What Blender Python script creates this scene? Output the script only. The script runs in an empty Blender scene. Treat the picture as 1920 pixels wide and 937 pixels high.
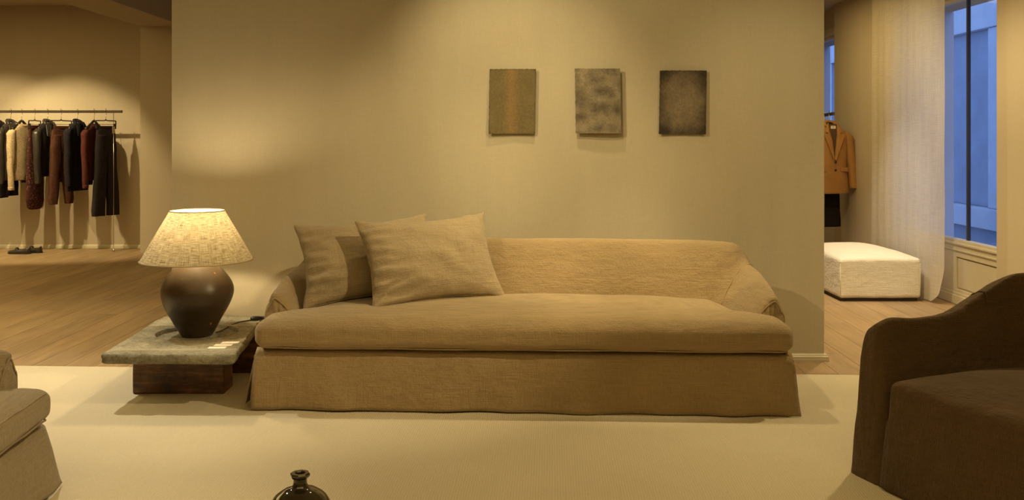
import bpy, bmesh, math, random
from math import sin, cos, pi, radians, sqrt, exp
from mathutils import Vector, Matrix, noise

random.seed(7)
sc = bpy.context.scene
COL = sc.collection

# ------------------------------------------------------------------ camera
F_PX, EYE = 1810.0, 1.275
cam_data = bpy.data.cameras.new('camera')
cam_data.sensor_width = 36.0
cam_data.lens = 36.0 * F_PX / 1920.0
cam_data.shift_x = 0.0052
cam_data.shift_y = -0.1096
cam_data.clip_start = 0.05
cam_data.clip_end = 200
cam = bpy.data.objects.new('camera', cam_data)
COL.objects.link(cam)
cam.location = (0, 0, EYE)
cam.rotation_euler = (pi / 2, 0, 0)
sc.camera = cam

# ------------------------------------------------------------------ world (blue dusk sky)
world = bpy.data.worlds.new('dusk')
sc.world = world
world.use_nodes = True
wn = world.node_tree
wn.nodes.clear()
bg = wn.nodes.new('ShaderNodeBackground')
bg.inputs['Color'].default_value = (0.25, 0.40, 0.84, 1)
bg.inputs['Strength'].default_value = 2.4
wo = wn.nodes.new('ShaderNodeOutputWorld')
wn.links.new(bg.outputs[0], wo.inputs[0])

# ------------------------------------------------------------------ exposure
sc.view_settings.view_transform = 'Standard'
sc.view_settings.look = 'None'
sc.view_settings.gamma = 1.0
sc.view_settings.use_curve_mapping = False
sc.view_settings.exposure = 0.10
sc.cycles.max_bounces = 8
sc.cycles.diffuse_bounces = 5
sc.cycles.transparent_max_bounces = 12
sc.cycles.sample_clamp_indirect = 6.0
sc.cycles.use_denoising = True

# ------------------------------------------------------------------ lamps of the room and added fills
WARM = (1.0, 0.79, 0.41)
AMBER = (1.0, 0.72, 0.27)
SOFTW = (1.0, 0.90, 0.68)
def spot(name, loc, target, watts, deg, blend=0.6, size=0.03, color=WARM):
    d = bpy.data.lights.new(name, 'SPOT')
    d.energy = watts; d.spot_size = radians(deg); d.spot_blend = blend
    d.shadow_soft_size = size; d.color = color
    o = bpy.data.objects.new(name, d); COL.objects.link(o)
    o.location = loc
    o.rotation_euler = (Vector(target) - Vector(loc)).to_track_quat('-Z', 'Y').to_euler()
    return o
def area(name, loc, rot, watts, sx, sy, color=AMBER):
    d = bpy.data.lights.new(name, 'AREA')
    d.shape = 'RECTANGLE'; d.size = sx; d.size_y = sy; d.energy = watts; d.color = color
    o = bpy.data.objects.new(name, d); COL.objects.link(o)
    o.location = loc; o.rotation_euler = rot
    return o
# broad fill added for ambient bounce, not ceiling fixtures: front and back rooms
area('ambient_fill_light', (0.0, 0.6, 2.76), (0, 0, 0), 62, 5.0, 3.0)
area('ambient_fill_light', (-5.6, 7.6, 2.76), (0, 0, 0), 66, 2.6, 4.0)
area('ambient_fill_light', (2.3, 8.0, 2.60), (0, 0, 0), 30, 1.2, 3.0)
# track spots of the front room, some only added to brighten
spot('spot_light', (1.7, 3.1, 2.74), (-0.9, 4.95, 0.5), 230, 44, 0.8, 0.03)
spot('spot_light', (-1.6, 3.4, 2.74), (0.9, 5.5, 1.35), 150, 50, 0.9, 0.012)
spot('spot_light', (0.0, 4.1, 2.74), (0.0, 5.5, 1.15), 48, 64, 0.7, 0.03)
spot('spot_light', (0.9, 4.35, 2.74), (0.65, 5.00, 0.40), 150, 40, 1.0, 0.04)
spot('spot_light', (1.5, 3.9, 2.74), (1.6, 5.5, 1.1), 40, 56, 1.0, 0.04)  # weak extra spot, added to lift the right part of the wall
spot('spot_light', (-2.8, 5.2, 2.74), (-2.4, 4.2, 0.0), 175, 78, 0.9, 0.035, SOFTW)
spot('spot_light', (2.4, 4.9, 2.74), (2.0, 4.3, 0.0), 125, 75, 0.9, 0.035)
spot('spot_light', (0.2, 5.0, 2.74), (0.3, 4.6, 0.0), 80, 80, 0.9, 0.04)
spot('spot_light', (0.6, 2.3, 2.74), (-1.7, 3.1, 0.25), 170, 44, 0.9, 0.03)  # added to brighten the front of the tan armchair
spot('spot_light', (-3.3, 5.9, 2.74), (-3.2, 6.0, 0.0), 210, 84, 1.0, 0.05)  # added fill spot that brightens the near floor at left
# back rooms
spot('spot_light', (-5.3, 9.3, 2.74), (-5.0, 10.95, 0.55), 190, 64, 0.45, 0.025)
spot('spot_light', (-6.4, 9.3, 2.74), (-5.7, 10.9, 0.6), 160, 64, 0.45, 0.025)
spot('spot_light', (-3.6, 8.2, 2.74), (-4.0, 8.4, 0.0), 50, 100, 1.0, 0.05)
spot('spot_light', (2.2, 7.6, 2.6), (2.9, 8.1, 0.3), 100, 56, 0.8, 0.03, (1.0, 0.87, 0.74))
spot('spot_light', (2.2, 6.6, 2.6), (3.4, 8.8, 0.9), 75, 66, 0.8, 0.03)
spot('spot_light', (1.8, 5.9, 2.6), (3.3, 6.3, 0.8), 125, 80, 0.8, 0.03)
spot('spot_light', (2.3, 6.3, 2.6), (2.3, 6.5, 0.0), 170, 76, 1.0, 0.04)  # extra spot added to brighten the floor of the right room

# ------------------------------------------------------------------ object helpers
def put(name, me, mat=None, parent=None, loc=(0, 0, 0), rot=(0, 0, 0), smooth=False):
    o = bpy.data.objects.new(name, me)
    COL.objects.link(o)
    o.location = loc; o.rotation_euler = rot
    if mat is not None: me.materials.append(mat)
    if parent is not None: o.parent = parent
    if smooth:
        me.polygons.foreach_set('use_smooth', [True] * len(me.polygons))
        me.update()
    return o
def mesh(name, verts, faces):
    me = bpy.data.meshes.new(name)
    me.from_pydata([tuple(v) for v in verts], [], faces)
    me.update()
    return me
def tidy(me, merge=0.0):
    bm = bmesh.new(); bm.from_mesh(me)
    if merge: bmesh.ops.remove_doubles(bm, verts=bm.verts, dist=merge)
    bmesh.ops.recalc_face_normals(bm, faces=bm.faces)
    bm.to_mesh(me); bm.free(); me.update()
    return me
def thing(name, label, cat, loc=(0, 0, 0), rz=0.0, group=None):
    o = bpy.data.objects.new(name, None); COL.objects.link(o)
    o.empty_display_size = 0.1
    o.location = loc; o.rotation_euler = (0, 0, rz)
    tag(o, label, cat, group)
    return o
def tag(o, label, cat, group=None):
    o['label'] = label; o['category'] = cat
    if group: o['group'] = group
    return o
def struct(o):
    o['kind'] = 'structure'
    return o
def box_data(x0, x1, y0, y1, z0, z1):
    v = [(x0,y0,z0),(x1,y0,z0),(x1,y1,z0),(x0,y1,z0),(x0,y0,z1),(x1,y0,z1),(x1,y1,z1),(x0,y1,z1)]
    f = [(0,3,2,1),(4,5,6,7),(0,1,5,4),(1,2,6,5),(2,3,7,6),(3,0,4,7)]
    return v, f
def box(name, x0, x1, y0, y1, z0, z1, mat, parent=None, bevel=0.0, loc=(0,0,0), rot=(0,0,0)):
    v, f = box_data(x0, x1, y0, y1, z0, z1)
    me = mesh(name, v, f)
    if bevel:
        bm = bmesh.new(); bm.from_mesh(me)
        bmesh.ops.bevel(bm, geom=bm.edges[:], offset=bevel, segments=2, affect='EDGES', profile=0.5)
        bm.to_mesh(me); bm.free()
    return put(name, me, mat, parent, loc, rot)
def grid(name, fn, nu, nv, mat, parent=None, closed_u=False, closed_v=False, cap0=False, cap1=False, merge=0.0, loc=(0,0,0), rot=(0,0,0)):
    """fn(u, v) -> xyz; u, v in 0..1.  caps close the v=0 / v=1 loops (closed_u)."""
    V = []; Fc = []
    mu = nu if closed_u else nu + 1
    mv = nv if closed_v else nv + 1
    for j in range(mv):
        for i in range(mu):
            V.append(fn(i / nu, j / nv))
    for j in range(nv):
        for i in range(nu):
            a = j * mu + i; b = j * mu + (i + 1) % mu
            c = ((j + 1) % mv) * mu + (i + 1) % mu; d = ((j + 1) % mv) * mu + i
            Fc.append((a, b, c, d))
    if cap0:
        k = len(V); ring = V[0:mu]
        V.append(tuple(sum(p[q] for p in ring) / mu for q in range(3)))
        for i in range(mu): Fc.append(((i + 1) % mu, i, k))
    if cap1:
        k = len(V); o0 = (mv - 1) * mu; ring = V[o0:o0 + mu]
        V.append(tuple(sum(p[q] for p in ring) / mu for q in range(3)))
        for i in range(mu): Fc.append((o0 + i, o0 + (i + 1) % mu, k))
    me = tidy(mesh(name, V, Fc), merge)
    return put(name, me, mat, parent, loc, rot, smooth=True)
def lathe(name, prof, mat, parent=None, n=64, wob=0.0, loc=(0,0,0), sharp=False, steps=1):
    m = len(prof) - 1
    def fn(u, v):
        k = v * m; i = min(int(k), m - 1); t = k - i
        r = prof[i][0] * (1 - t) + prof[i + 1][0] * t
        z = prof[i][1] * (1 - t) + prof[i + 1][1] * t
        a = u * 2 * pi
        if wob: r *= 1 + wob * noise.noise(Vector((cos(a) * 1.3, sin(a) * 1.3, z * 7)))
        return (r * cos(a), r * sin(a), z)
    o = grid(name, fn, n, m, mat, parent, closed_u=True, merge=1e-6, loc=loc)
    if sharp:
        o.data.polygons.foreach_set('use_smooth', [False] * len(o.data.polygons))
    return o
def catmull(P, sub):
    """open Catmull-Rom through the points P (tuples of any length)"""
    out = []
    n = len(P)
    for i in range(n - 1):
        p0 = P[max(i - 1, 0)]; p1 = P[i]; p2 = P[i + 1]; p3 = P[min(i + 2, n - 1)]
        for k in range(sub):
            t = k / sub
            out.append(tuple(0.5 * ((2 * b) + (-a + c) * t + (2*a - 5*b + 4*c - d) * t*t + (-a + 3*b - 3*c + d) * t**3)
                             for a, b, c, d in zip(p0, p1, p2, p3)))
    out.append(tuple(P[-1]))
    return out
def tube(name, pts, r, mat, parent=None, n=8, loc=(0,0,0), rot=(0,0,0), sub=0):
    if sub:
        pts = catmull(pts, sub)
        if isinstance(r, (list, tuple)): r = [q[0] for q in catmull([(a,) for a in r], sub)]
    P = [Vector(p) for p in pts]
    m = len(P) - 1
    rings = []
    up = Vector((0, 0, 1))
    T0 = (P[1] - P[0]).normalized()
    nrm = T0.orthogonal().normalized()
    for i, p in enumerate(P):
        T = (P[min(i + 1, m)] - P[max(i - 1, 0)]).normalized()
        nrm = (nrm - T * nrm.dot(T)).normalized()
        b = T.cross(nrm)
        rr = r[i] if isinstance(r, (list, tuple)) else r
        rings.append([p + nrm * cos(a) * rr + b * sin(a) * rr for a in [2 * pi * k / n for k in range(n)]])
    V = [v for ring in rings for v in ring]; Fc = []
    for j in range(m):
        for i in range(n):
            Fc.append((j*n+i, j*n+(i+1) % n, (j+1)*n+(i+1) % n, (j+1)*n+i))
    Fc.append(tuple(range(n))[::-1]); Fc.append(tuple(m*n + i for i in range(n)))
    me = tidy(mesh(name, V, Fc))
    return put(name, me, mat, parent, loc, rot, smooth=True)
def rounded_box(name, hx, hy, hz, r, mat, parent=None, n=24, center=(0,0,0), post=None):
    """box with round edges on a grid dense near its edges; post(v) may reshape each vertex"""
    V = []; Fc = []
    ax = [(-cos(pi * k / n)) for k in range(n + 1)]
    def add(face):
        base = len(V)
        for j in range(n + 1):
            for i in range(n + 1):
                a, b = ax[i], ax[j]
                p = {0: (a, b, 1), 1: (b, a, -1), 2: (1, a, b), 3: (-1, b, a), 4: (b, 1, a), 5: (a, -1, b)}[face]
                p = [p[0] * hx, p[1] * hy, p[2] * hz]
                inner = [max(-(h - r), min(h - r, c)) for c, h in zip(p, (hx, hy, hz))]
                d = Vector(p) - Vector(inner)
                if d.length > 1e-9: d = d.normalized() * r
                q = Vector(inner) + d
                V.append(q)
        for j in range(n):
            for i in range(n):
                a = base + j * (n + 1) + i
                Fc.append((a, a + 1, a + n + 2, a + n + 1))
    for f in range(6): add(f)
    if post: V = [post(v) for v in V]
    V = [v + Vector(center) for v in V]
    me = tidy(mesh(name, V, Fc), 1e-5)
    return put(name, me, mat, parent, smooth=True)
def fb(x, y, z, f, o=3):
    return noise.fractal(Vector((x * f, y * f, z * f)), 0.8, 2.0, o)

# ------------------------------------------------------------------ materials
def new_mat(name):
    m = bpy.data.materials.new(name); m.use_nodes = True
    nt = m.node_tree; nt.nodes.clear()
    out = nt.nodes.new('ShaderNodeOutputMaterial')
    b = nt.nodes.new('ShaderNodeBsdfPrincipled')
    nt.links.new(b.outputs[0], out.inputs[0])
    return m, nt, b, out
def coords(nt, scale=(1, 1, 1), kind='Object', rot=(0, 0, 0)):
    tc = nt.nodes.new('ShaderNodeTexCoord'); mp = nt.nodes.new('ShaderNodeMapping')
    mp.inputs['Scale'].default_value = scale; mp.inputs['Rotation'].default_value = rot
    nt.links.new(tc.outputs[kind], mp.inputs[0])
    return mp.outputs[0]
def noise_n(nt, vec, scale, detail=4, rough=0.6):
    n = nt.nodes.new('ShaderNodeTexNoise')
    n.inputs['Scale'].default_value = scale; n.inputs['Detail'].default_value = detail
    n.inputs['Roughness'].default_value = rough
    nt.links.new(vec, n.inputs['Vector'])
    return n.outputs[0]
def ramp(nt, fac, stops):
    r = nt.nodes.new('ShaderNodeValToRGB')
    els = r.color_ramp.elements
    while len(els) < len(stops): els.new(0.5)
    for e, (p, c) in zip(els, stops):
        e.position = p; e.color = (c[0], c[1], c[2], 1)
    nt.links.new(fac, r.inputs[0])
    return r.outputs[0]
def mixc(nt, a, b, fac, mode='MIX'):
    m = nt.nodes.new('ShaderNodeMix'); m.data_type = 'RGBA'; m.blend_type = mode
    if isinstance(fac, float): m.inputs[0].default_value = fac
    else: nt.links.new(fac, m.inputs[0])
    for s, v in ((6, a), (7, b)):
        if isinstance(v, tuple): m.inputs[s].default_value = (v[0], v[1], v[2], 1)
        else: nt.links.new(v, m.inputs[s])
    return m.outputs[2]
def math_n(nt, op, a, b=None):
    m = nt.nodes.new('ShaderNodeMath'); m.operation = op
    for k, v in enumerate((a, b)):
        if v is None: continue
        if isinstance(v, (int, float)): m.inputs[k].default_value = v
        else: nt.links.new(v, m.inputs[k])
    return m.outputs[0]
def bump(nt, bsdf, height, strength, dist=0.01):
    b = nt.nodes.new('ShaderNodeBump')
    b.inputs['Strength'].default_value = strength; b.inputs['Distance'].default_value = dist
    nt.links.new(height, b.inputs['Height']); nt.links.new(b.outputs[0], bsdf.inputs['Normal'])
def plain(name, col, rough=0.5, metal=0.0, spec=0.5, vary=0.12, vs=12):
    m, nt, b, out = new_mat(name)
    v = coords(nt)
    n = noise_n(nt, v, vs, 4)
    lo = tuple(c * (1 - vary) for c in col); hi = tuple(min(1, c * (1 + vary)) for c in col)
    nt.links.new(ramp(nt, n, [(0.3, lo), (0.7, hi)]), b.inputs['Base Color'])
    b.inputs['Roughness'].default_value = rough; b.inputs['Metallic'].default_value = metal
    b.inputs['Specular IOR Level'].default_value = spec
    return m
def fabric(name, col, vary=0.10, weave=900.0, bstr=0.25, rough=0.95, sheen=0.25, slub=0.5, axis_scale=(1, 1, 1), wrinkle=0.25):
    """woven linen: two crossed slub noises, a soft tone variation and fine creases as relief"""
    m, nt, b, out = new_mat(name)
    t = noise_n(nt, coords(nt, (1, 1, 1)), 3.0, 5, 0.6)
    warp = noise_n(nt, coords(nt, (8, 8, weave * 0.5)), 1.0, 2, 0.5)
    weft = noise_n(nt, coords(nt, (weave * 0.4, weave * 0.4, 6)), 1.0, 2, 0.5)
    w = math_n(nt, 'ADD', math_n(nt, 'MULTIPLY', warp, 0.5), math_n(nt, 'MULTIPLY', weft, 0.5))
    lo = tuple(c * (1 - vary) for c in col); hi = tuple(min(1, c * (1 + vary)) for c in col)
    base = ramp(nt, t, [(0.3, lo), (0.7, hi)])
    wv = ramp(nt, w, [(0.36, (1 - slub * 0.55,) * 3), (0.60, (1, 1, 1))])
    nt.links.new(mixc(nt, base, wv, 1.0, 'MULTIPLY'), b.inputs['Base Color'])
    b.inputs['Roughness'].default_value = rough
    b.inputs['Specular IOR Level'].default_value = 0.15
    b.inputs['Sheen Weight'].default_value = sheen
    b.inputs['Sheen Roughness'].default_value = 0.6
    cr = noise_n(nt, coords(nt, (1, 1, 1.6)), 14.0, 6, 0.62)
    h = math_n(nt, 'ADD', math_n(nt, 'MULTIPLY', w, bstr), math_n(nt, 'MULTIPLY', cr, wrinkle * 4))
    bump(nt, b, h, 0.9, 0.02)
    return m

def wall_mat(name, col, streak=0.05):
    m, nt, b, out = new_mat(name)
    s = noise_n(nt, coords(nt, (7, 7, 0.5)), 1.0, 6, 0.65)
    fine = noise_n(nt, coords(nt, (220, 220, 30)), 1.0, 2, 0.5)
    fine2 = noise_n(nt, coords(nt, (30, 30, 220)), 1.0, 2, 0.5)
    w = math_n(nt, 'ADD', fine, fine2)
    lo = tuple(c * (1 - streak) for c in col); hi = tuple(c * (1 + streak) for c in col)
    base = ramp(nt, s, [(0.3, lo), (0.7, hi)])
    wv = ramp(nt, math_n(nt, 'MULTIPLY', w, 0.5), [(0.4, (0.95,) * 3), (0.6, (1, 1, 1))])
    nt.links.new(mixc(nt, base, wv, 1.0, 'MULTIPLY'), b.inputs['Base Color'])
    b.inputs['Roughness'].default_value = 0.85
    b.inputs['Specular IOR Level'].default_value = 0.2
    bump(nt, b, w, 0.08, 0.002)
    return m
M_WALL = wall_mat('wall_plaster', (0.56, 0.50, 0.37), 0.025)
M_WALL_R = wall_mat('wall_plaster_warm', (0.52, 0.44, 0.33), 0.03)
M_CEIL = wall_mat('ceiling_paint', (0.50, 0.44, 0.33), 0.02)
M_TRIM = plain('trim_paint', (0.58, 0.52, 0.38), 0.45, vary=0.02)

def plank_mat():
    m, nt, b, out = new_mat('oak_plank')
    oi = nt.nodes.new('ShaderNodeObjectInfo')
    tc = nt.nodes.new('ShaderNodeTexCoord')
    mp = nt.nodes.new('ShaderNodeMapping'); mp.inputs['Scale'].default_value = (9, 0.9, 1)
    comb = nt.nodes.new('ShaderNodeCombineXYZ')
    r10 = math_n(nt, 'MULTIPLY', oi.outputs['Random'], 50.0)
    nt.links.new(r10, comb.inputs[0]); nt.links.new(r10, comb.inputs[1])
    add = nt.nodes.new('ShaderNodeVectorMath'); add.operation = 'ADD'
    nt.links.new(tc.outputs['Object'], mp.inputs[0])
    nt.links.new(mp.outputs[0], add.inputs[0]); nt.links.new(comb.outputs[0], add.inputs[1])
    g = noise_n(nt, add.outputs[0], 1.6, 8, 0.65)
    mp2 = nt.nodes.new('ShaderNodeMapping'); mp2.inputs['Scale'].default_value = (90, 2.5, 1)
    nt.links.new(add.outputs[0], mp2.inputs[0])
    g2 = noise_n(nt, coords(nt, (110, 3, 1)), 1.0, 4, 0.6)
    base = ramp(nt, g, [(0.25, (0.27, 0.185, 0.105)), (0.5, (0.37, 0.26, 0.15)), (0.75, (0.44, 0.32, 0.19))])
    tone = ramp(nt, oi.outputs['Random'], [(0.0, (0.84, 0.82, 0.80)), (0.5, (0.97, 0.96, 0.94)), (1.0, (1.05, 1.0, 0.96))])
    fine = ramp(nt, g2, [(0.35, (0.86,) * 3), (0.6, (1, 1, 1))])
    c = mixc(nt, mixc(nt, base, tone, 1.0, 'MULTIPLY'), fine, 1.0, 'MULTIPLY')
    nt.links.new(c, b.inputs['Base Color'])
    b.inputs['Roughness'].default_value = 0.5
    b.inputs['Specular IOR Level'].default_value = 0.35
    bump(nt, b, g2, 0.06, 0.002)
    return m
M_PLANK = plank_mat()
M_SUB = plain('floor_gap_dark', (0.10, 0.07, 0.045), 0.9)

def rug_mat():
    m, nt, b, out = new_mat('ribbed_cream_wool')
    w = nt.nodes.new('ShaderNodeTexWave'); w.wave_type = 'BANDS'; w.bands_direction = 'X'
    w.inputs['Scale'].default_value = 32.0; w.inputs['Distortion'].default_value = 0.7
    w.inputs['Detail'].default_value = 2; w.inputs['Detail Scale'].default_value = 3
    nt.links.new(coords(nt, (1, 0.4, 1)), w.inputs['Vector'])
    n = noise_n(nt, coords(nt, (160, 60, 1)), 1.0, 3, 0.6)
    big = noise_n(nt, coords(nt, (1, 1, 1)), 1.1, 4, 0.55)
    base = ramp(nt, big, [(0.3, (0.62, 0.545, 0.40)), (0.7, (0.68, 0.60, 0.45))])
    rib = ramp(nt, w.outputs[1], [(0.0, (0.90,) * 3), (0.5, (1, 1, 1))])
    sp = ramp(nt, n, [(0.35, (0.93,) * 3), (0.55, (1, 1, 1))])
    nt.links.new(mixc(nt, mixc(nt, base, rib, 1.0, 'MULTIPLY'), sp, 1.0, 'MULTIPLY'), b.inputs['Base Color'])
    b.inputs['Roughness'].default_value = 1.0; b.inputs['Specular IOR Level'].default_value = 0.1
    b.inputs['Sheen Weight'].default_value = 0.15
    bump(nt, b, math_n(nt, 'ADD', w.outputs[1], math_n(nt, 'MULTIPLY', n, 0.6)), 0.35, 0.003)
    return m
M_RUG = rug_mat()

M_SOFA = fabric('camel_linen', (0.385, 0.275, 0.142), 0.07, wrinkle=0.16)
M_PILLOW = fabric('sand_linen', (0.41, 0.315, 0.19), 0.06, wrinkle=0.14)
M_TAN = fabric('tan_linen', (0.31, 0.235, 0.14), 0.07, wrinkle=0.18)
M_DARK = fabric('dark_brown_linen', (0.115, 0.066, 0.029), 0.16, wrinkle=0.30, sheen=0.12)
M_BOUCLE = fabric('cream_boucle', (0.80, 0.75, 0.64), 0.03, weave=300, bstr=0.25, wrinkle=0.12, slub=0.06)
M_PLINTH = plain('black_plinth', (0.02, 0.016, 0.012), 0.5)

def stone_mat():
    m, nt, b, out = new_mat('grey_stone')
    a = noise_n(nt, coords(nt), 4.0, 10, 0.68)
    c = noise_n(nt, coords(nt), 42.0, 8, 0.75)
    base = ramp(nt, a, [(0.30, (0.19, 0.172, 0.122)), (0.5, (0.31, 0.283, 0.205)), (0.70, (0.43, 0.40, 0.295))])
    sp = ramp(nt, c, [(0.34, (0.55,) * 3), (0.5, (0.97, 0.97, 0.96)), (0.68, (1.3, 1.26, 1.18))])
    col = mixc(nt, base, sp, 1.0, 'MULTIPLY')
    # pale vein running across the slab
    w = nt.nodes.new('ShaderNodeTexWave'); w.bands_direction = 'Y'
    w.inputs['Scale'].default_value = 0.55; w.inputs['Distortion'].default_value = 0.9
    w.inputs['Detail'].default_value = 3; w.inputs['Phase Offset'].default_value = 1.2
    nt.links.new(coords(nt, (0.25, 1, 1)), w.inputs['Vector'])
    vein = ramp(nt, w.outputs[1], [(0.985, (0, 0, 0)), (0.998, (0.55,) * 3)])
    col = mixc(nt, col, (0.46, 0.42, 0.31), vein)
    nt.links.new(col, b.inputs['Base Color'])
    b.inputs['Roughness'].default_value = 0.8; b.inputs['Specular IOR Level'].default_value = 0.3
    bump(nt, b, math_n(nt, 'ADD', a, math_n(nt, 'MULTIPLY', c, 0.8)), 0.8, 0.02)
    return m
M_STONE = stone_mat()
def beam_mat():
    m, nt, b, out = new_mat('aged_dark_wood')
    g = noise_n(nt, coords(nt, (2.5, 2.5, 22)), 1.5, 8, 0.7)
    k = noise_n(nt, coords(nt), 9.0, 6, 0.7)
    base = ramp(nt, g, [(0.32, (0.030, 0.012, 0.005)), (0.50, (0.12, 0.050, 0.016)), (0.68, (0.28, 0.13, 0.045))])
    kk = ramp(nt, k, [(0.35, (0.45,) * 3), (0.55, (1, 1, 1)), (0.75, (1.5, 1.45, 1.4))])
    nt.links.new(mixc(nt, base, kk, 1.0, 'MULTIPLY'), b.inputs['Base Color'])
    b.inputs['Roughness'].default_value = 0.42
    bump(nt, b, g, 0.3, 0.006)
    return m
M_BEAM = beam_mat()
def pot_mat():
    m, nt, b, out = new_mat('burnished_brown_clay')
    a = noise_n(nt, coords(nt, (3, 3, 9)), 1.0, 7, 0.65)
    s = noise_n(nt, coords(nt), 38.0, 2, 0.5)
    base = ramp(nt, a, [(0.3, (0.022, 0.014, 0.008)), (0.6, (0.055, 0.034, 0.018)), (0.8, (0.085, 0.055, 0.03))])
    chips = ramp(nt, s, [(0.73, (0, 0, 0)), (0.76, (0.8,) * 3)])
    nt.links.new(mixc(nt, base, (0.40, 0.23, 0.10), chips), b.inputs['Base Color'])
    r = ramp(nt, a, [(0.3, (0.30,) * 3), (0.8, (0.50,) * 3)])
    nt.links.new(r, b.inputs['Roughness'])
    bump(nt, b, a, 0.25, 0.01)
    return m
M_POT = pot_mat()
def shade_mat():
    m, nt, b, out = new_mat('raw_linen_shade')
    def cyl(su, sv):
        tc = nt.nodes.new('ShaderNodeTexCoord'); sp = nt.nodes.new('ShaderNodeSeparateXYZ')
        nt.links.new(tc.outputs['Object'], sp.inputs[0])
        ang = math_n(nt, 'ARCTAN2', sp.outputs[1], sp.outputs[0])
        cb = nt.nodes.new('ShaderNodeCombineXYZ')
        nt.links.new(math_n(nt, 'MULTIPLY', ang, su), cb.inputs[0])
        nt.links.new(math_n(nt, 'MULTIPLY', sp.outputs[2], sv), cb.inputs[1])
        return cb.outputs[0]
    h = noise_n(nt, cyl(5, 420), 1.0, 3, 0.6)
    v = noise_n(nt, cyl(85, 18), 1.0, 3, 0.6)
    w = math_n(nt, 'ADD', math_n(nt, 'MULTIPLY', h, 0.6), math_n(nt, 'MULTIPLY', v, 0.4))
    col = ramp(nt, w, [(0.38, (0.16, 0.11, 0.055)), (0.50, (0.44, 0.36, 0.22)), (0.62, (0.64, 0.56, 0.39))])
    nt.nodes.remove(b)
    d = nt.nodes.new('ShaderNodeBsdfDiffuse'); t = nt.nodes.new('ShaderNodeBsdfTranslucent')
    nt.links.new(col, d.inputs[0]); nt.links.new(col, t.inputs[0])
    mx = nt.nodes.new('ShaderNodeMixShader'); mx.inputs[0].default_value = 0.15
    nt.links.new(d.outputs[0], mx.inputs[1]); nt.links.new(t.outputs[0], mx.inputs[2])
    nt.links.new(mx.outputs[0], out.inputs[0])
    return m
M_SHADE = shade_mat()
M_LINING = plain('white_shade_lining', (0.85, 0.82, 0.74), 0.8, vary=0.01)
def curtain_mat():
    m, nt, b, out = new_mat('sheer_cream_gauze')
    a = noise_n(nt, coords(nt, (1, 6, 150)), 1.0, 4, 0.6)
    c = noise_n(nt, coords(nt, (1, 150, 4)), 1.0, 3, 0.6)
    w = math_n(nt, 'ADD', math_n(nt, 'MULTIPLY', a, 0.5), math_n(nt, 'MULTIPLY', c, 0.5))
    col = ramp(nt, w, [(0.38, (0.74, 0.67, 0.55)), (0.62, (0.82, 0.76, 0.65))])
    nt.nodes.remove(b)
    d = nt.nodes.new('ShaderNodeBsdfDiffuse'); t = nt.nodes.new('ShaderNodeBsdfTranslucent')
    tr = nt.nodes.new('ShaderNodeBsdfTransparent')
    nt.links.new(col, d.inputs[0]); nt.links.new(col, t.inputs[0])
    m1 = nt.nodes.new('ShaderNodeMixShader'); m1.inputs[0].default_value = 0.40
    nt.links.new(d.outputs[0], m1.inputs[1]); nt.links.new(t.outputs[0], m1.inputs[2])
    m2 = nt.nodes.new('ShaderNodeMixShader')
    nt.links.new(ramp(nt, w, [(0.4, (0.20,) * 3), (0.62, (0.13,) * 3)]), m2.inputs[0])
    nt.links.new(m1.outputs[0], m2.inputs[1]); nt.links.new(tr.outputs[0], m2.inputs[2])
    nt.links.new(m2.outputs[0], out.inputs[0])
    return m
M_CURTAIN = curtain_mat()
def glass_mat():
    m, nt, b, out = new_mat('window_glass')
    nt.nodes.remove(b)
    tr = nt.nodes.new('ShaderNodeBsdfTransparent'); tr.inputs[0].default_value = (0.93, 0.96, 1, 1)
    gl = nt.nodes.new('ShaderNodeBsdfGlossy'); gl.inputs['Roughness'].default_value = 0.01
    fr = nt.nodes.new('ShaderNodeLayerWeight'); fr.inputs[0].default_value = 0.5
    k = math_n(nt, 'MULTIPLY', math_n(nt, 'POWER', fr.outputs['Facing'], 4.0), 0.25)
    mx = nt.nodes.new('ShaderNodeMixShader')
    nt.links.new(k, mx.inputs[0])
    nt.links.new(tr.outputs[0], mx.inputs[1]); nt.links.new(gl.outputs[0], mx.inputs[2])
    nt.links.new(mx.outputs[0], out.inputs[0])
    return m
M_GLASS = glass_mat()
M_FRAME = plain('window_frame_paint', (0.56, 0.50, 0.38), 0.5, vary=0.03)
M_BAR = plain('dark_bar_paint', (0.03, 0.032, 0.045), 0.5)
M_REVEAL = plain('exterior_render', (0.55, 0.54, 0.56), 0.8, vary=0.05, vs=4)
M_CONC = plain('exterior_concrete', (0.40, 0.41, 0.43), 0.8, vary=0.08, vs=3)
M_CONC2 = plain('exterior_recess_stone', (0.20, 0.23, 0.28), 0.8, vary=0.12, vs=3)
M_GROUND = plain('exterior_paving', (0.13, 0.13, 0.13), 0.9, vary=0.1, vs=3)

# ------------------------------------------------------------------ room shell
XL, XR, YF, YB, ZC = -8.0, 3.46, -2.6, 11.15, 2.80
floor = struct(box('floor', XL, XR, YF, 11.9, -0.10, -0.012, M_SUB))
RUG_YAW = radians(-2.6)
def in_rug(x, y, margin):
    c, s = cos(-RUG_YAW), sin(-RUG_YAW)
    dx, dy = x - (-0.1), y - 5.245
    lx, ly = c * dx - s * dy, s * dx + c * dy
    return -3.15 + margin < lx < 3.15 - margin and ly < -margin
def clip(poly, a, b, c):
    out = []
    for i in range(len(poly)):
        p, q = poly[i], poly[(i + 1) % len(poly)]
        dp = a * p[0] + b * p[1] - c; dq = a * q[0] + b * q[1] - c
        if dp <= 0: out.append(p)
        if (dp < 0 < dq) or (dq < 0 < dp):
            t = dp / (dp - dq); out.append((p[0] + (q[0] - p[0]) * t, p[1] + (q[1] - p[1]) * t))
    return out
yaw = radians(-0.8)
ca, sa = cos(yaw), sin(yaw)
row = -46
PW = 0.178
nplank = 0
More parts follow.
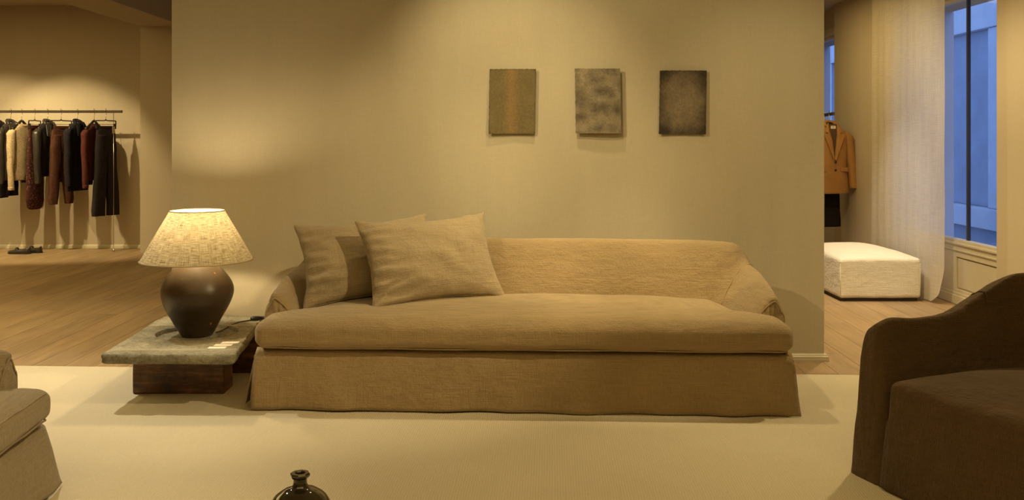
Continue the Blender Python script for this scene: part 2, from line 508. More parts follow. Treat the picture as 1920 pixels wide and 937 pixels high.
while row < 24:
    x0 = row * PW - 0.06
    y = -3.2 - random.uniform(0, 2.0)
    while y < 12.2:
        L = random.uniform(2.3, 3.2)
        g = 0.0012
        rect = [(x0 + g, y + g), (x0 + PW - g, y + g), (x0 + PW - g, y + L - g), (x0 + g, y + L - g)]
        P = [(ca * px - sa * py, sa * px + ca * py) for px, py in rect]
        for a, b, c in ((1, 0, XR), (-1, 0, -XL), (0, 1, 11.9), (0, -1, -YF)):
            P = clip(P, a, b, c) if P else P
        y += L
        if len(P) < 3: continue
        if all(in_rug(px, py, 0.05) for px, py in P): continue
        cx = sum(p[0] for p in P) / len(P); cy = sum(p[1] for p in P) / len(P)
        if cy < 4.0 and abs(cx) > 5.2: continue
        n = len(P)
        lift = random.uniform(-0.0003, 0.0)
        V = [(p[0] - cx, p[1] - cy, -0.012) for p in P] + [(p[0] - cx, p[1] - cy, lift) for p in P]
        Fc = [tuple(range(n))[::-1], tuple(range(n, 2 * n))] + [(i, (i + 1) % n, n + (i + 1) % n, n + i) for i in range(n)]
        put('plank', mesh('plank', V, Fc), M_PLANK, floor, (cx, cy, 0))
        nplank += 1
    row += 1
print('planks', nplank)

struct(box('ceiling', XL - 0.2, XR + 0.35, YF - 0.2, 12.1, ZC, ZC + 0.15, M_CEIL))
struct(box('trim_1', 1.0, XR, 5.75, 11.9, 2.64, ZC, M_CEIL))                 # lowered ceiling of the right room
struct(box('wall_left', XL - 0.2, XL, YF, YB + 0.2, -0.1, ZC, M_WALL_R))
struct(box('wall_back', XL, 1.0, YB, YB + 0.2, -0.1, ZC, M_WALL_R))
struct(box('wall_back_right', 1.0, XR + 0.35, 11.9, 12.1, -0.1, ZC, M_WALL_R))
struct(box('wall_front', XL - 0.2, XR + 0.35, YF - 0.2, YF, -0.1, ZC, M_WALL))
wm = struct(box('wall_middle', -1.915, 1.815, 5.52, 5.75, 0.0, ZC, M_WALL))
# return wall joining the back walls, out of sight
struct(box('wall_return', 0.9, 1.0, YB + 0.2, 11.9, -0.1, ZC, M_WALL_R))
# pillar and beam on the left
struct(box('wall_pillar', -4.08, -3.58, 10.75, YB, 0.0, 2.515, M_WALL_R))
struct(box('trim_2', -4.08, -3.58, 0.4, YB, 2.515, ZC, M_CEIL))

def skirting(name, path, mat, h=0.042, d=0.022, parent=None):
    """moulded skirting swept along a plan path; profile stands off to the left of travel"""
    prof = [(0, 0), (d, 0), (d, h * 0.30), (d * 0.95, h * 0.36), (d * 0.95, h * 0.62), (d * 0.70, h * 0.74), (d * 0.62, h * 0.86), (d * 0.35, h), (0, h)]
    P = [Vector((p[0], p[1])) for p in path]
    V = []; Fc = []; m = len(prof)
    for i, p in enumerate(P):
        if i == 0: t = (P[1] - P[0]).normalized(); nn = Vector((-t.y, t.x))
        elif i == len(P) - 1: t = (P[-1] - P[-2]).normalized(); nn = Vector((-t.y, t.x))
        else:
            t1 = (P[i] - P[i-1]).normalized(); t2 = (P[i+1] - P[i]).normalized()
            n1 = Vector((-t1.y, t1.x)); n2 = Vector((-t2.y, t2.x))
            nn = (n1 + n2); nn = nn / nn.length_squared * 2
        for a, z in prof: V.append((p.x + nn.x * a, p.y + nn.y * a, z))
    for i in range(len(P) - 1):
        for k in range(m):
            Fc.append((i*m+k, i*m+(k+1) % m, (i+1)*m+(k+1) % m, (i+1)*m+k))
    Fc.append(tuple(range(m))); Fc.append(tuple((len(P)-1)*m + k for k in range(m))[::-1])
    return struct(put(name, tidy(mesh(name, V, Fc)), mat, parent))
skirting('baseboard_middle', [(1.815, 5.75), (1.815, 5.52), (-1.915, 5.52), (-1.915, 5.75)], M_TRIM)
skirting('baseboard_back', [(-4.08, YB), (XL, YB)], M_TRIM)

# ------------------------------------------------------------------ right side wall with two windows
WX = 3.46      # plane of the window recesses
PX = 3.36      # face of the piers
OX = 3.81      # outer face
def side_wall():
    parts = []
    # piers (solid), then spandrels and lintels at the windows
    for y0, y1, x0 in ((YF, 6.62, PX), (8.25, 9.90, PX), (11.40, 11.9, PX)):
        parts.append(box_data(x0, OX, y0, y1, -0.1, ZC))
    for y0, y1 in ((6.62, 8.25), (9.90, 11.40)):
        parts.append(box_data(WX, WX + 0.06, y0, y1, -0.1, 0.470))
        parts.append(box_data(WX, OX, y0, y1, 2.350, ZC))
    V = []; Fc = []
    for v, f in parts:
        b = len(V); V += v; Fc += [tuple(b + i for i in q) for q in f]
    return struct(put('wall_right', mesh('wall_right', V, Fc), M_WALL_R))
side_wall()
def window(n, y0, y1, bar_y):
    w = bpy.data.objects.new('window_%d' % n, None); COL.objects.link(w); struct(w)
    w.location = (WX, (y0 + y1) / 2, 0.47)
    L = (y1 - y0) / 2
    def P(name, x0, x1, ya, yb, z0, z1, m, bev=0.0): return box(name, x0, x1, ya, yb, z0, z1, m, w, bev)
    H = 1.880
    # frame
    P('window_frame', -0.012, 0.05, -L, L, 0.0, 0.028, M_FRAME, 0.003)
    P('window_frame', -0.012, 0.05, -L, L, H - 0.03, H, M_FRAME, 0.003)
    P('window_frame', -0.012, 0.05, -L, -L + 0.03, 0.028, H - 0.03, M_FRAME, 0.003)
    P('window_frame', -0.012, 0.05, L - 0.012, L, 0.028, H - 0.03, M_FRAME, 0.003)
    P('window_head_moulding', -0.035, 0.0, -L, L, H, H + 0.055, M_FRAME, 0.006)
    P('window_head_moulding', -0.022, 0.0, -L, L, H + 0.055, H + 0.085, M_FRAME, 0.004)
    by = bar_y - (y0 + y1) / 2
    P('window_bar', 0.02, 0.045, by - 0.011, by + 0.011, 0.028, H - 0.03, M_BAR, 0.002)
    P('glass_pane', 0.030, 0.034, -L + 0.03, by - 0.011, 0.028, H - 0.03, M_GLASS)
    P('glass_pane', 0.030, 0.034, by + 0.011, L - 0.012, 0.028, H - 0.03, M_GLASS)
    # outer reveal of the opening, painted masonry
    P('window_reveal', 0.061, 0.36, L - 0.004, L + 0.001, -0.57, H, M_REVEAL)
    P('window_reveal', 0.061, 0.36, -L - 0.001, -L + 0.004, -0.57, H, M_REVEAL)
    # panelled apron below the sill
    P('sill_moulding', -0.030, 0.0, -L, L, -0.012, 0.006, M_FRAME, 0.004)
    P('sill_moulding', -0.016, 0.0, -L, L, -0.044, -0.012, M_FRAME, 0.002)
    P('sill_moulding', -0.024, 0.0, -L, L, -0.060, -0.044, M_FRAME, 0.004)
    P('apron_stile', -0.014, 0.0, -L, -L + 0.09, -0.375, -0.060, M_FRAME, 0.002)
    P('apron_stile', -0.014, 0.0, L - 0.85, L, -0.375, -0.060, M_FRAME, 0.002)
    P('apron_rail', -0.014, 0.0, -L + 0.09, L - 0.85, -0.105, -0.060, M_FRAME, 0.002)
    P('apron_rail', -0.014, 0.0, -L + 0.09, L - 0.85, -0.375, -0.350, M_FRAME, 0.002)
    P('apron_panel', -0.006, 0.0, -L + 0.10, L - 0.86, -0.340, -0.115, M_FRAME, 0.005)
    P('apron_base', -0.026, 0.0, -L, L, -0.470, -0.395, M_FRAME, 0.006)
    P('apron_base', -0.018, 0.0, -L, L, -0.395, -0.375, M_FRAME, 0.004)
    return w
window(1, 6.62, 8.25, 7.30)
window(2, 9.90, 11.40, 10.12)
skirting('baseboard_right', [(PX, 9.9), (PX, 8.25)][::-1], M_TRIM)

# building across the court, seen through the windows
ext = thing('neighbouring_building', 'pale concrete building with tall recesses seen through the window glass', 'building', (6.0, 14.0, -0.6))
def E(name, x0, x1, y0, y1, z0, z1, m, bev=0.01): return box(name, x0, x1, y0 - 14.0, y1 - 14.0, z0 + 0.6, z1 + 0.6, m, ext, bev)
E('lintel', 0.0, 0.9, 4.0, 26.0, 2.65, 3.6, M_CONC)
E('ledge', -0.04, 0.9, 4.0, 26.0, 0.13, 0.39, M_CONC)
E('plinth', 0.05, 0.9, 4.0, 26.0, -0.6, 0.13, M_CONC2)
E('recess_panel', 0.10, 0.9, 12.1, 26.0, 0.39, 2.65, M_CONC2)
E('pier', 0.03, 0.12, 9.0, 12.1, 0.39, 2.65, M_CONC)
E('recess_panel', 0.10, 0.9, 4.0, 9.0, 0.39, 2.65, M_CONC2)
E('pilaster', 0.02, 0.12, 17.9, 26.0, 0.39, 2.65, M_CONC)
gr = tag(box('courtyard_ground', XR + 0.4, 12.0, 2.0, 26.0, -0.75, -0.6, M_GROUND), 'dark paving of the narrow court outside the windows', 'ground')
struct(gr)

# ------------------------------------------------------------------ rug
def rug_fn():
    V = []; Fc = []
    nx, ny = 60, 50
    for j in range(ny + 1):
        for i in range(nx + 1):
            x = -3.15 + 6.3 * i / nx; yy = -6.6 * (j / ny) ** 1.0
            z = 0.008
            if 0 < i < nx and 0 < j < ny: z += 0.0006 * noise.noise(Vector((x * 1.5, yy * 1.5, 0)))
            V.append((x, yy, z))
    for j in range(ny):
        for i in range(nx):
            a = j * (nx + 1) + i
            Fc.append((a, a + nx + 1, a + nx + 2, a + 1))
    # hem
    ring = [i for i in range(nx + 1)] + [(j + 1) * (nx + 1) - 1 for j in range(1, ny + 1)] + \
           [ny * (nx + 1) + i for i in range(nx - 1, -1, -1)] + [j * (nx + 1) for j in range(ny - 1, 0, -1)]
    b = len(V)
    for k in ring: V.append((V[k][0], V[k][1], 0.0))
    m = len(ring)
    for k in range(m): Fc.append((ring[k], ring[(k + 1) % m], b + (k + 1) % m, b + k))
    return mesh('area_rug', V, Fc)
rug = put('area_rug', tidy(rug_fn()), M_RUG, None, (-0.1, 5.245, 0.0005), (0, 0, RUG_YAW))
tag(rug, 'large cream ribbed wool rug under the sofa and armchairs', 'rug')
RZ = 0.008   # top of the rug

# ------------------------------------------------------------------ slip-covered seating
def shell(name, stations, mat, parent, flare=0.0, seed=0.0, amp=0.004, sub=6, psub=4, crease=None):
    """stations: rows (Ox,Oy,Oz, Cx,Cy,Cz, Ix,Iy,Iz) for the right half, centre last; mirrored to the left"""
    full = list(stations) + [tuple(-v if k in (0, 3, 6) else v for k, v in enumerate(s)) for s in reversed(stations[:-1])]
    S = catmull(full, sub)
    rows = []
    for s in S:
        O = Vector(s[0:3]); C = Vector(s[3:6]); I = Vector(s[6:9])
        od = Vector((O.x - C.x, O.y - C.y, 0)); od = od.normalized() if od.length > 1e-6 else Vector((0, 0, 0))
        H = C.z - O.z; HI = C.z - I.z
        pts = [O + od * flare,
               Vector((O.x, O.y, O.z + H * 0.35)) + od * flare * 0.4,
               Vector((O.x, O.y, O.z + H * 0.70)),
               O.lerp(C, 0.28).xy.to_3d() + Vector((0, 0, C.z - 0.045)),
               O.lerp(C, 0.68).xy.to_3d() + Vector((0, 0, C.z - 0.010)),
               C.copy(),
               C.lerp(I, 0.22).xy.to_3d() + Vector((0, 0, C.z - 0.018)),
               C.lerp(I, 0.48).xy.to_3d() + Vector((0, 0, C.z - 0.26 * HI)),
               C.lerp(I, 0.80).xy.to_3d() + Vector((0, 0, C.z - 0.62 * HI)),
               I.copy()]
        rows.append([Vector(p) for p in catmull([tuple(p) for p in pts], psub)])
    nu = len(rows[0]); V = []; Fc = []
    for j, r in enumerate(rows):
        for i, p in enumerate(r):
            n = noise.noise(Vector((p.x * 5 + seed, p.y * 5, p.z * 7)))
            n2 = noise.noise(Vector((p.x * 14 + seed, p.y * 14, p.z * 9)))
            q = p + Vector((n, n2, n * 0.7)) * amp
            if crease: q += crease(p)
            if flare: q.y -= flare * max(0, 1 - p.z / 0.55) * exp(-max(0, p.y) / 0.10)
            V.append(q)
    for j in range(len(rows) - 1):
        for i in range(nu - 1):
            a = j * nu + i
            Fc.append((a, a + 1, a + nu + 1, a + nu))
    # front end caps, softly domed
    for j, sgn in ((0, 1), (len(rows) - 1, -1)):
        ring = [V[j * nu + i] for i in range(nu)]
        c = (ring[0] + ring[-1]) / 2
        prev = [j * nu + i for i in range(nu)]
        for t, push in ((0.93, 0.010), (0.75, 0.018), (0.45, 0.021)):
            cur = []
            for i in range(nu):
                p = c.lerp(ring[i], t); p.y -= push
                cur.append(len(V)); V.append(p)
            for i in range(nu - 1):
                Fc.append((prev[i], prev[i + 1], cur[i + 1], cur[i]))
            prev = cur
        k = len(V); V.append(Vector((c.x, c.y - 0.021, c.z)))
        for i in range(nu - 1): Fc.append((prev[i], prev[i + 1], k))
    me = tidy(mesh(name, V, Fc), 1e-5)
    return put(name, me, mat, parent, smooth=True), rows

def skirt_panel(name, p0, p1, ztop, mat, parent, flare=0.03, nrm=(0, -1), seed=0.0, wave=0.006, inset0=0.0, inset1=0.0, zb=0.012, tuck=0.03, hem=0.008):
    """cloth panel hanging from ztop between plan points p0, p1; leans out by flare towards nrm"""
    a = Vector(p0); b = Vector(p1); n = Vector(nrm)
    L = (b - a).length
    nu = max(10, int(L * 60))
    def fn(u, v):
        p = a.lerp(b, u)
        e = 1.0
        z = zb + hem * (0.5 + 0.5 * noise.noise(Vector((u * L * 2.2 + seed, 1.3, 0)))) + (ztop - zb) * v
        if v < 0.92:
            off = flare * (1 - v) ** 0.8
        else: off = 0.0
        off += wave * (1 - v) * noise.noise(Vector((u * L * 4.5 + seed, v * 0.8, 2.0))) * 1.8
        off += 0.002 * noise.noise(Vector((u * L * 16 + seed, v * 5, 2.0)))
        if v > 0.90: off -= tuck * ((v - 0.90) / 0.10) ** 2
        side = flare * (1 - v) * (inset1 * u + inset0 * (1 - u) * -1)
        t = (b - a).normalized()
        q = p + n * off + t * side
        return (q.x, q.y, z)
    o = grid(name, fn, nu, 16, mat, parent)
    md = o.modifiers.new('thickness', 'SOLIDIFY'); md.thickness = 0.005; md.offset = -1
    return o

def cushion(name, hw_front, hw_back, y0, y1, z0, z1, crown, mat, parent, r=0.045, tdepth=0.17, seed=0.0, n=64, sag=0.0, tstep=0.10):
    """box seat cushion whose ends wrap in front of the arms (T shape)"""
    hy = (y1 - y0) / 2; hz = (z1 - z0) / 2; cy = (y0 + y1) / 2; cz = (z0 + z1) / 2
    def post(v):
        x, y, z = v.x / hw_front, v.y, v.z
        yy = y + hy
        t = min(1, max(0, (yy - tdepth) / tstep)); t = t * t * (3 - 2 * t)
        t2 = min(1, max(0, (yy - tdepth) / (2 * hy - tdepth)))
        w = hw_front * (1 - t) + (hw_front - (hw_front - hw_back) * (0.55 + 0.45 * t2)) * t
        X = x * w
        f = (1 - min(1, abs(x)) ** 5) * (1 - abs(y / hy) ** 3.2)
        Z = z
        if z > 0: Z += crown * f * (z / hz)
        # slight forward bow of the front and belly
        k = 1 - abs(z / hz) ** 2.5
        Y = y - (0.010 * k if y < 0 else 0)
        X += (0.010 * k) * (1 if x > 0 else -1) * (1 if abs(x) > 0.9 else 0)
        nn = noise.noise(Vector((X * 3.2 + seed, Y * 3.2, Z * 3)))
        n2 = noise.noise(Vector((X * 9 + seed, Y * 9, Z * 9)))
        return Vector((X + 0.003 * n2, Y + 0.003 * nn + 0.0015 * n2, Z + 0.004 * nn + 0.0018 * n2 - sag * (1 - abs(x)) * 0))
    return rounded_box(name, hw_front, hy, hz, r, mat, parent, n=n, center=(0, cy, cz), post=post)

def welt(name, pts, r, mat, parent):
    return tube(name, pts, r, mat, parent, n=6)

def low_sofa(root, hw, mat, seed, ay=0.0, flare=0.035, dz=0.0, cz=(0.282, 0.418), wave=0.017):
    """the low sloping-arm slip-cover form shared by the sofa and the tan armchair"""
    k = hw - 1.25
    st = [(1.250 + k, .20 + ay, .25, 1.205 + k, .205 + ay, .486, 1.09 + k, .205 + ay, .30),
          (1.255 + k, .24 + ay, .25, 1.212 + k, .245 + ay, .520, 1.08 + k, .250 + ay, .30),
          (1.250 + k, .45, .25, 1.208 + k, .460, .563, 1.06 + k, .450, .30),
          (1.250 + k, .64, .25, 1.200 + k, .640, .585, 1.02 + k, .580, .30),
          (1.245 + k, .78, .25, 1.180 + k, .730, .612, 0.98 + k, .610, .30),
          (1.215 + k, .88, .25, 1.135 + k, .770, .690, 0.90 + k, .625, .30),
          (1.120 + k, .93, .25, 1.020 + k, .790, .712, 0.80 + k, .635, .30),
          ((0.8 + k) * .8, .94, .25, (0.8 + k) * .8, .795, .720, (0.6 + k) * .8, .640, .30),
          (0.0, .94, .25, 0.0, .800, .722, 0.0, .640, .30)]
    def crease(p):
        # radiating pull folds where back meets arm
        ax = hw - 0.13
        d = Vector((abs(p.x) - ax, p.y - 0.68, p.z - 0.50))
        r = sqrt(d.x ** 2 + d.z ** 2)
        if r > 0.30: return Vector((0, 0, 0))
        ang = math.atan2(d.z, d.x)
        return Vector((0, -0.006, 0.002)) * sin(ang * 11 + r * 18) * max(0, 1 - r / 0.30) * min(1, r * 12)
    sh, rows = shell('back_and_arms', st, mat, root, 0.0, seed, 0.006, crease=crease)
    # seams that cross the shell at the arm joints
    for j in (4 * 6 - 2, len(rows) - 1 - (4 * 6 - 2)):
        pts = [p + (p - Vector((p.x * 0.9, p.y - 0.2 * 0, p.z))).normalized() * 0.0 for p in rows[j][10:34]]
        welt('arm_seam', pts, 0.0035, mat, root)
    for j in (0, len(rows) - 1):
        welt('arm_front_piping', [p + Vector((0, -0.004, 0)) for p in rows[j][4:36]], 0.004, mat, root)
    # frame under the cushion
    rounded_box('seat_base', hw - 0.012, 0.435, 0.115 + dz / 2, 0.02, mat, root, n=10, center=(0, 0.47, 0.160 + dz / 2))
    zt = 0.278 + dz
    skirt_panel('front_skirt', (-hw + 0.004, 0.02), (hw - 0.004, 0.02), zt, mat, root, flare, (0, -1), seed, inset0=0.35, inset1=0.85, wave=wave, hem=0.016, zb=0.0)
    skirt_panel('side_skirt', (-hw, 0.93), (-hw, 0.055), zt, mat, root, flare * 1.25, (-1, 0), seed + 3, wave=wave)
    skirt_panel('side_skirt', (hw - 0.002, 0.028), (hw, 0.93), zt, mat, root, flare * 0.9, (1, 0), seed + 6, wave=wave)
    skirt_panel('back_skirt', (hw, 0.94), (-hw, 0.94), zt, mat, root, 0.012, (0, 1), seed + 9)
    # small folded pleat inside each front corner
    for s in (-1, 1):
        skirt_panel('corner_pleat', (s * (hw - 0.012), 0.10), (s * (hw + 0.002), 0.015), zt - 0.03, mat, root, 0.022, (s, 0), seed + 12 + s, tuck=0.0)
    zc0, zc1 = cz
    cr = 0.047 if hw > 1 else 0.034
    c = cushion('seat_cushion', hw - 0.012, hw - 0.27, -0.015, 0.70, zc0, zc1, 0.052, mat, root, r=cr, tdepth=0.17 + ay, seed=seed, n=80 if hw > 1 else 56)
    # welt round the lower edge of the cushion's front
    for zz, off in ((zc0 + 0.010, cr - 0.0085 if hw < 1 else cr - 0.016), (zc1 - 0.010, 0.0265)):
        if hw > 1 and zz > zc0 + 0.05: break
        ex, ey = hw - 0.012 - cr, -0.015 + cr
        pts = [(-ex - off, 0.14 + ay, zz)] + [(-ex - off * cos(q), ey - off * sin(q), zz) for q in (0, 0.4, 0.8, 1.2)]
        N = 24
        pts += [(-ex + 2 * ex * i / N, ey - off - 0.006, zz + 0.0015 * sin(i * 1.1 + seed)) for i in range(0, N + 1)]
        pts += [(ex + off * cos(q), ey - off * sin(q), zz) for q in (1.2, 0.8, 0.4, 0)] + [(ex + off, 0.14 + ay, zz)]
        welt('cushion_piping', pts, 0.0038 if zz < zc0 + 0.05 else 0.0026, mat, c)
    return c

sofa = thing('sofa', 'long camel linen slipcovered sofa with one bench cushion standing against the wall', 'sofa', (0.0655, 4.440, RZ), radians(-2.35))
low_sofa(sofa, 1.245, M_SOFA, 1.7)

tan = thing('armchair', 'tan linen slipcovered armchair cut by the left edge of the view, on the rug', 'armchair', (-1.612, 3.00, RZ), radians(94.6))
low_sofa(tan, 0.465, M_TAN, 21.3, ay=-0.09, flare=0.062, dz=-0.025, cz=(0.258, 0.372), wave=0.022)

# dark armchair on the right
dark = thing('armchair', 'dark brown slipcovered tub armchair with a high rounded back at right on the rug', 'armchair', (1.492, 3.200, RZ), radians(-68.3))
st = [(.475, .03, .0, .405, .035, .572, .300, .03, .0),
      (.480, .10, .0, .400, .10, .594, .290, .10, .0),
      (.480, .22, .0, .380, .22, .590, .285, .22, .0),
      (.480, .36, .0, .372, .37, .605, .280, .36, .0),
      (.475, .54, .0, .365, .52, .672, .270, .50, .0),
      (.450, .70, .0, .335, .64, .735, .235, .56, .0),
      (.350, .83, .0, .250, .71, .746, .165, .59, .0),
      (.180, .875, .0, .125, .735, .748, .085, .60, .0),
      (.0, .88, .0, .0, .74, .748, .0, .605, .0)]
def dcrease(p):
    d = Vector((abs(p.x) - 0.31, p.y - 0.50, p.z - 0.45))
    r = d.length
    if r > 0.30: return Vector((0, 0, 0))
    return Vector((0.004 * (1 if p.x < 0 else -1), -0.004, 0.003)) * 1.8 * sin(d.z * 55 + d.y * 70 + 3 * noise.noise(p * 9)) * (1 - r / 0.30)
dsh, drows = shell('back_and_arms', st, M_DARK, dark, 0.03, 5.5, 0.011, crease=dcrease)
for j in (4 * 6, len(drows) - 1 - 4 * 6):
    welt('arm_seam', drows[j][12:34], 0.003, M_DARK, dark)
def dseat(v):
    x, y, z = v.x / 0.315, v.y / 0.32, v.z / 0.19
    f = (1 - abs(x) ** 3) * (1 - abs(y) ** 3)
    q = Vector(v)
    if z > 0: q.z += 0.035 * f * z
    if y < 0: q.y -= 0.035 * (1 - z) / 2 * 1.0
    q.z += -0.012 * (y < -0.9) * 0
    n = noise.noise(Vector((q.x * 6, q.y * 6, q.z * 4)))
    return q + Vector((0.002 * n, 0.006 * n, 0.005 * n))
rounded_box('seat_cushion', 0.310, 0.335, 0.190, 0.028, M_DARK, dark, n=44, center=(0, 0.335, 0.198), post=dseat)
skirt_panel('front_skirt', (-0.318, 0.006), (0.318, 0.006), 0.26, M_DARK, dark, 0.038, (0, -1), 8.0, wave=0.006, zb=0.006, tuck=0.022, hem=0.004)

# ------------------------------------------------------------------ pillows
def pillow(name, w, h, t, mat, label, loc, yaw, lean, roll, seed, group, dents=()):
    root = thing(name, label, 'pillow', loc, 0.0, group)
    root.rotation_euler = (Matrix.Rotation(yaw, 4, 'Z') @ Matrix.Rotation(-lean, 4, 'X') @ Matrix.Rotation(roll, 4, 'Y')).to_euler()
    N = 56
    V = []; Fc = []
    def pos(i, j, side):
        u = -cos(pi * i / N); v = -cos(pi * j / N)
        px = w / 2 * u * (1 - 0.10 * (1 - v * v) ** 1.0)
        pz = h / 2 * v * (1 - 0.15 * (1 - u * u) ** 1.0)
        th = (max(0, (1 - u * u) * (1 - v * v))) ** 0.42
        py = -side * t / 2 * th
        # gathered wrinkles near the left edge and the corners
        edge = exp(-((1 - abs(u)) / 0.30) ** 2) + 0.7 * exp(-((1 - abs(v)) / 0.22) ** 2)
        wr = noise.noise(Vector((px * 4 + seed, pz * 26, side * 3))) * 0.034 * exp(-((u + 0.93) / 0.35) ** 2)
        wr += noise.noise(Vector((px * 9 + seed, pz * 9 + px * 4, side))) * 0.018 * th
        wr += noise.noise(Vector((px * 22 + pz * 9 + seed, pz * 20, side))) * 0.0035
        for (du, dv, rad, dep, slant) in dents:
            du_ = (u - du); dv_ = (v - dv) - slant * du_
            wr -= dep * exp(-(du_ / rad) ** 2 - (dv_ / (rad * 0.28)) ** 2)
        py -= side * wr * min(1, th * 2.5)
        sx = noise.noise(Vector((pz * 14, seed, 0))) * 0.006 * abs(u) ** 6
        sz = noise.noise(Vector((px * 14, seed, 4))) * 0.006 * abs(v) ** 6
        return Vector((px + sx, py, pz + sz + h / 2))
    idx = {}
    for side in (1, -1):
        for j in range(N + 1):
            for i in range(N + 1):
                edge = i in (0, N) or j in (0, N)
                if side == -1 and edge: idx[(side, i, j)] = idx[(1, i, j)]; continue
                idx[(side, i, j)] = len(V)
                p = pos(i, j, side)
                V.append(p)
    for side in (1, -1):
        for j in range(N):
            for i in range(N):
                q = (idx[(side, i, j)], idx[(side, i + 1, j)], idx[(side, i + 1, j + 1)], idx[(side, i, j + 1)])
                Fc.append(q if side == 1 else q[::-1])
    body = put('pillow_cover', tidy(mesh('pillow_cover', V, Fc)), mat, root, smooth=True)
    ring = [V[idx[(1, i, 0)]] for i in range(N + 1)] + [V[idx[(1, N, j)]] for j in range(1, N + 1)] + \
           [V[idx[(1, i, N)]] for i in range(N - 1, -1, -1)] + [V[idx[(1, 0, j)]] for j in range(N - 1, -1, -1)]
    ring2 = []
    for p in ring:
        if not ring2 or (Vector(p) - Vector(ring2[-1])).length > 0.006: ring2.append(p)
    welt('edge_seam', ring2, 0.0032, mat, root)
    return root
pillow('throw_pillow', 0.70, 0.45, 0.19, M_PILLOW, 'rear linen pillow tucked in the left corner of the sofa',
       (-0.672, 4.875, 0.448), radians(17), radians(27), radians(-4), 3.0, 'pillows on the sofa', dents=((-0.6, -0.7, 0.3, 0.012, 0.6),))
pillow('throw_pillow', 0.71, 0.48, 0.20, M_PILLOW, 'front linen pillow on the sofa, leaning over the pillow behind it',
       (-0.325, 4.77, 0.452), radians(25), radians(30), radians(-2), 11.0, 'pillows on the sofa',
       dents=((-0.80, -0.62, 0.22, 0.030, 0.35), (-0.85, -0.1, 0.28, 0.014, -0.35), (-0.8, 0.35, 0.3, 0.010, -0.5), (-0.5, -0.80, 0.30, 0.012, 0.2)))

# ------------------------------------------------------------------ stone side table
table = thing('side_table', 'low side table with rough grey stone slab on dark timber blocks', 'side table', (-1.60, 4.99, RZ))
def slab():
    N = 192; zt, zb = 0.262, 0.212
    outline = [(-0.285, -0.505), (0.318, -0.515), (0.338, -0.500), (0.292, -0.10), (0.250, 0.30), (0.232, 0.47), (0.10, 0.475), (0.0, 0.50), (-0.16, 0.475), (-0.335, 0.455), (-0.345, 0.43), (-0.318, 0.395), (-0.338, 0.365), (-0.305, -0.10), (-0.290, -0.48)]
    def ray(a):
        d = (cos(a), sin(a)); best = 9
        for i in range(len(outline)):
            x1, y1 = outline[i]; x2, y2 = outline[(i + 1) % len(outline)]
            ex, ey = x2 - x1, y2 - y1
            det = d[0] * ey - d[1] * ex
            if abs(det) < 1e-9: continue
            t = (x1 * ey - y1 * ex) / det
            s = (x1 * d[1] - y1 * d[0]) / det
            if t > 0 and -1e-6 <= s <= 1 + 1e-6: best = min(best, t)
        return best
    cxr, cyr, R = 0.0, 0.02, 0.205
    V = []; Fc = []
    rings = []
    def ring(fn):
        rings.append(len(V))
        for k in range(N):
            V.append(fn(2 * pi * k / N))
    def circ(r, z):
        def f(a):
            rr = r * (1 + 0.02 * noise.noise(Vector((cos(a) * 3, sin(a) * 3, 0))))
            return (rr * cos(a), rr * sin(a) + 0.0, z + 0.0012 * noise.noise(Vector((cos(a) * 9 * r * 10, sin(a) * 9 * r * 10, 1))))
        return f
    def out(t, z, inset=0.0, rough=0.0, dz=0.0):
        def f(a):
            e = ray(a); r0 = R * 1.0
            r = r0 + (e - inset - r0) * t
            x, y = r * cos(a), r * sin(a)
            n = noise.noise(Vector((x * 18, y * 18, z * 40))) ; n2 = noise.noise(Vector((x * 55, y * 55, z * 80)))
            r += rough * (n * 0.008 + n2 * 0.005)
            x, y = r * cos(a), r * sin(a)
            return (x, y, z + dz * (n * 0.5 + n2 * 0.5) + 0.0015 * noise.noise(Vector((x * 12, y * 12, 3))))
        return f
    ring(circ(0.06, zt - 0.016)); ring(circ(0.13, zt - 0.016)); ring(circ(R - 0.006, zt - 0.020)); ring(circ(R - 0.002, zt - 0.017)); ring(circ(R, zt - 0.002)); ring(circ(R + 0.003, zt))
    for t in (0.12, 0.3, 0.5, 0.7, 0.86, 0.95): ring(out(t, zt))
    ring(out(1, zt - 0.002, 0.006, 0.8, 0.003)); ring(out(1, zt - 0.008, 0.0, 1.0, 0.003))
    ring(out(1, zt - 0.018, -0.002, 1.4)); ring(out(1, zt - 0.028, 0.0, 1.6)); ring(out(1, zt - 0.038, 0.003, 1.5)); ring(out(1, zb + 0.003, 0.010, 1.3, 0.004)); ring(out(1, zb, 0.02, 0.6)); ring(out(0.6, zb)); ring(out(0.1, zb))
    for a, b in zip(rings[:-1], rings[1:]):
        for k in range(N): Fc.append((a + k, a + (k + 1) % N, b + (k + 1) % N, b + k))
    k0 = len(V); V.append((0, 0, zt - 0.016)); 
    for k in range(N): Fc.append((rings[0] + (k + 1) % N, rings[0] + k, k0))
    k1 = len(V); V.append((0, 0, zb))
    for k in range(N): Fc.append((rings[-1] + k, rings[-1] + (k + 1) % N, k1))
    me = tidy(mesh('stone_slab', V, Fc))
    o = put('stone_slab', me, M_STONE, table, smooth=True)
    return o
slab()
def block(x0, x1, y0, y1, z0, z1, seed):
    def post(v):
        n = noise.noise(Vector((v.x * 6 + seed, v.y * 6, v.z * 6)))
        return Vector(v) + Vector((n * 0.003, n * 0.003, 0))
    return rounded_box('timber_block', (x1 - x0) / 2, (y1 - y0) / 2, (z1 - z0) / 2, 0.008, M_BEAM, table, n=16,
                       center=((x0 + x1) / 2, (y0 + y1) / 2, (z0 + z1) / 2), post=post)
block(-0.250, 0.205, -0.220, -0.060, 0.0, 0.2115, 0)
block(-0.200, 0.300, 0.20, 0.40, 0.0, 0.2115, 5)

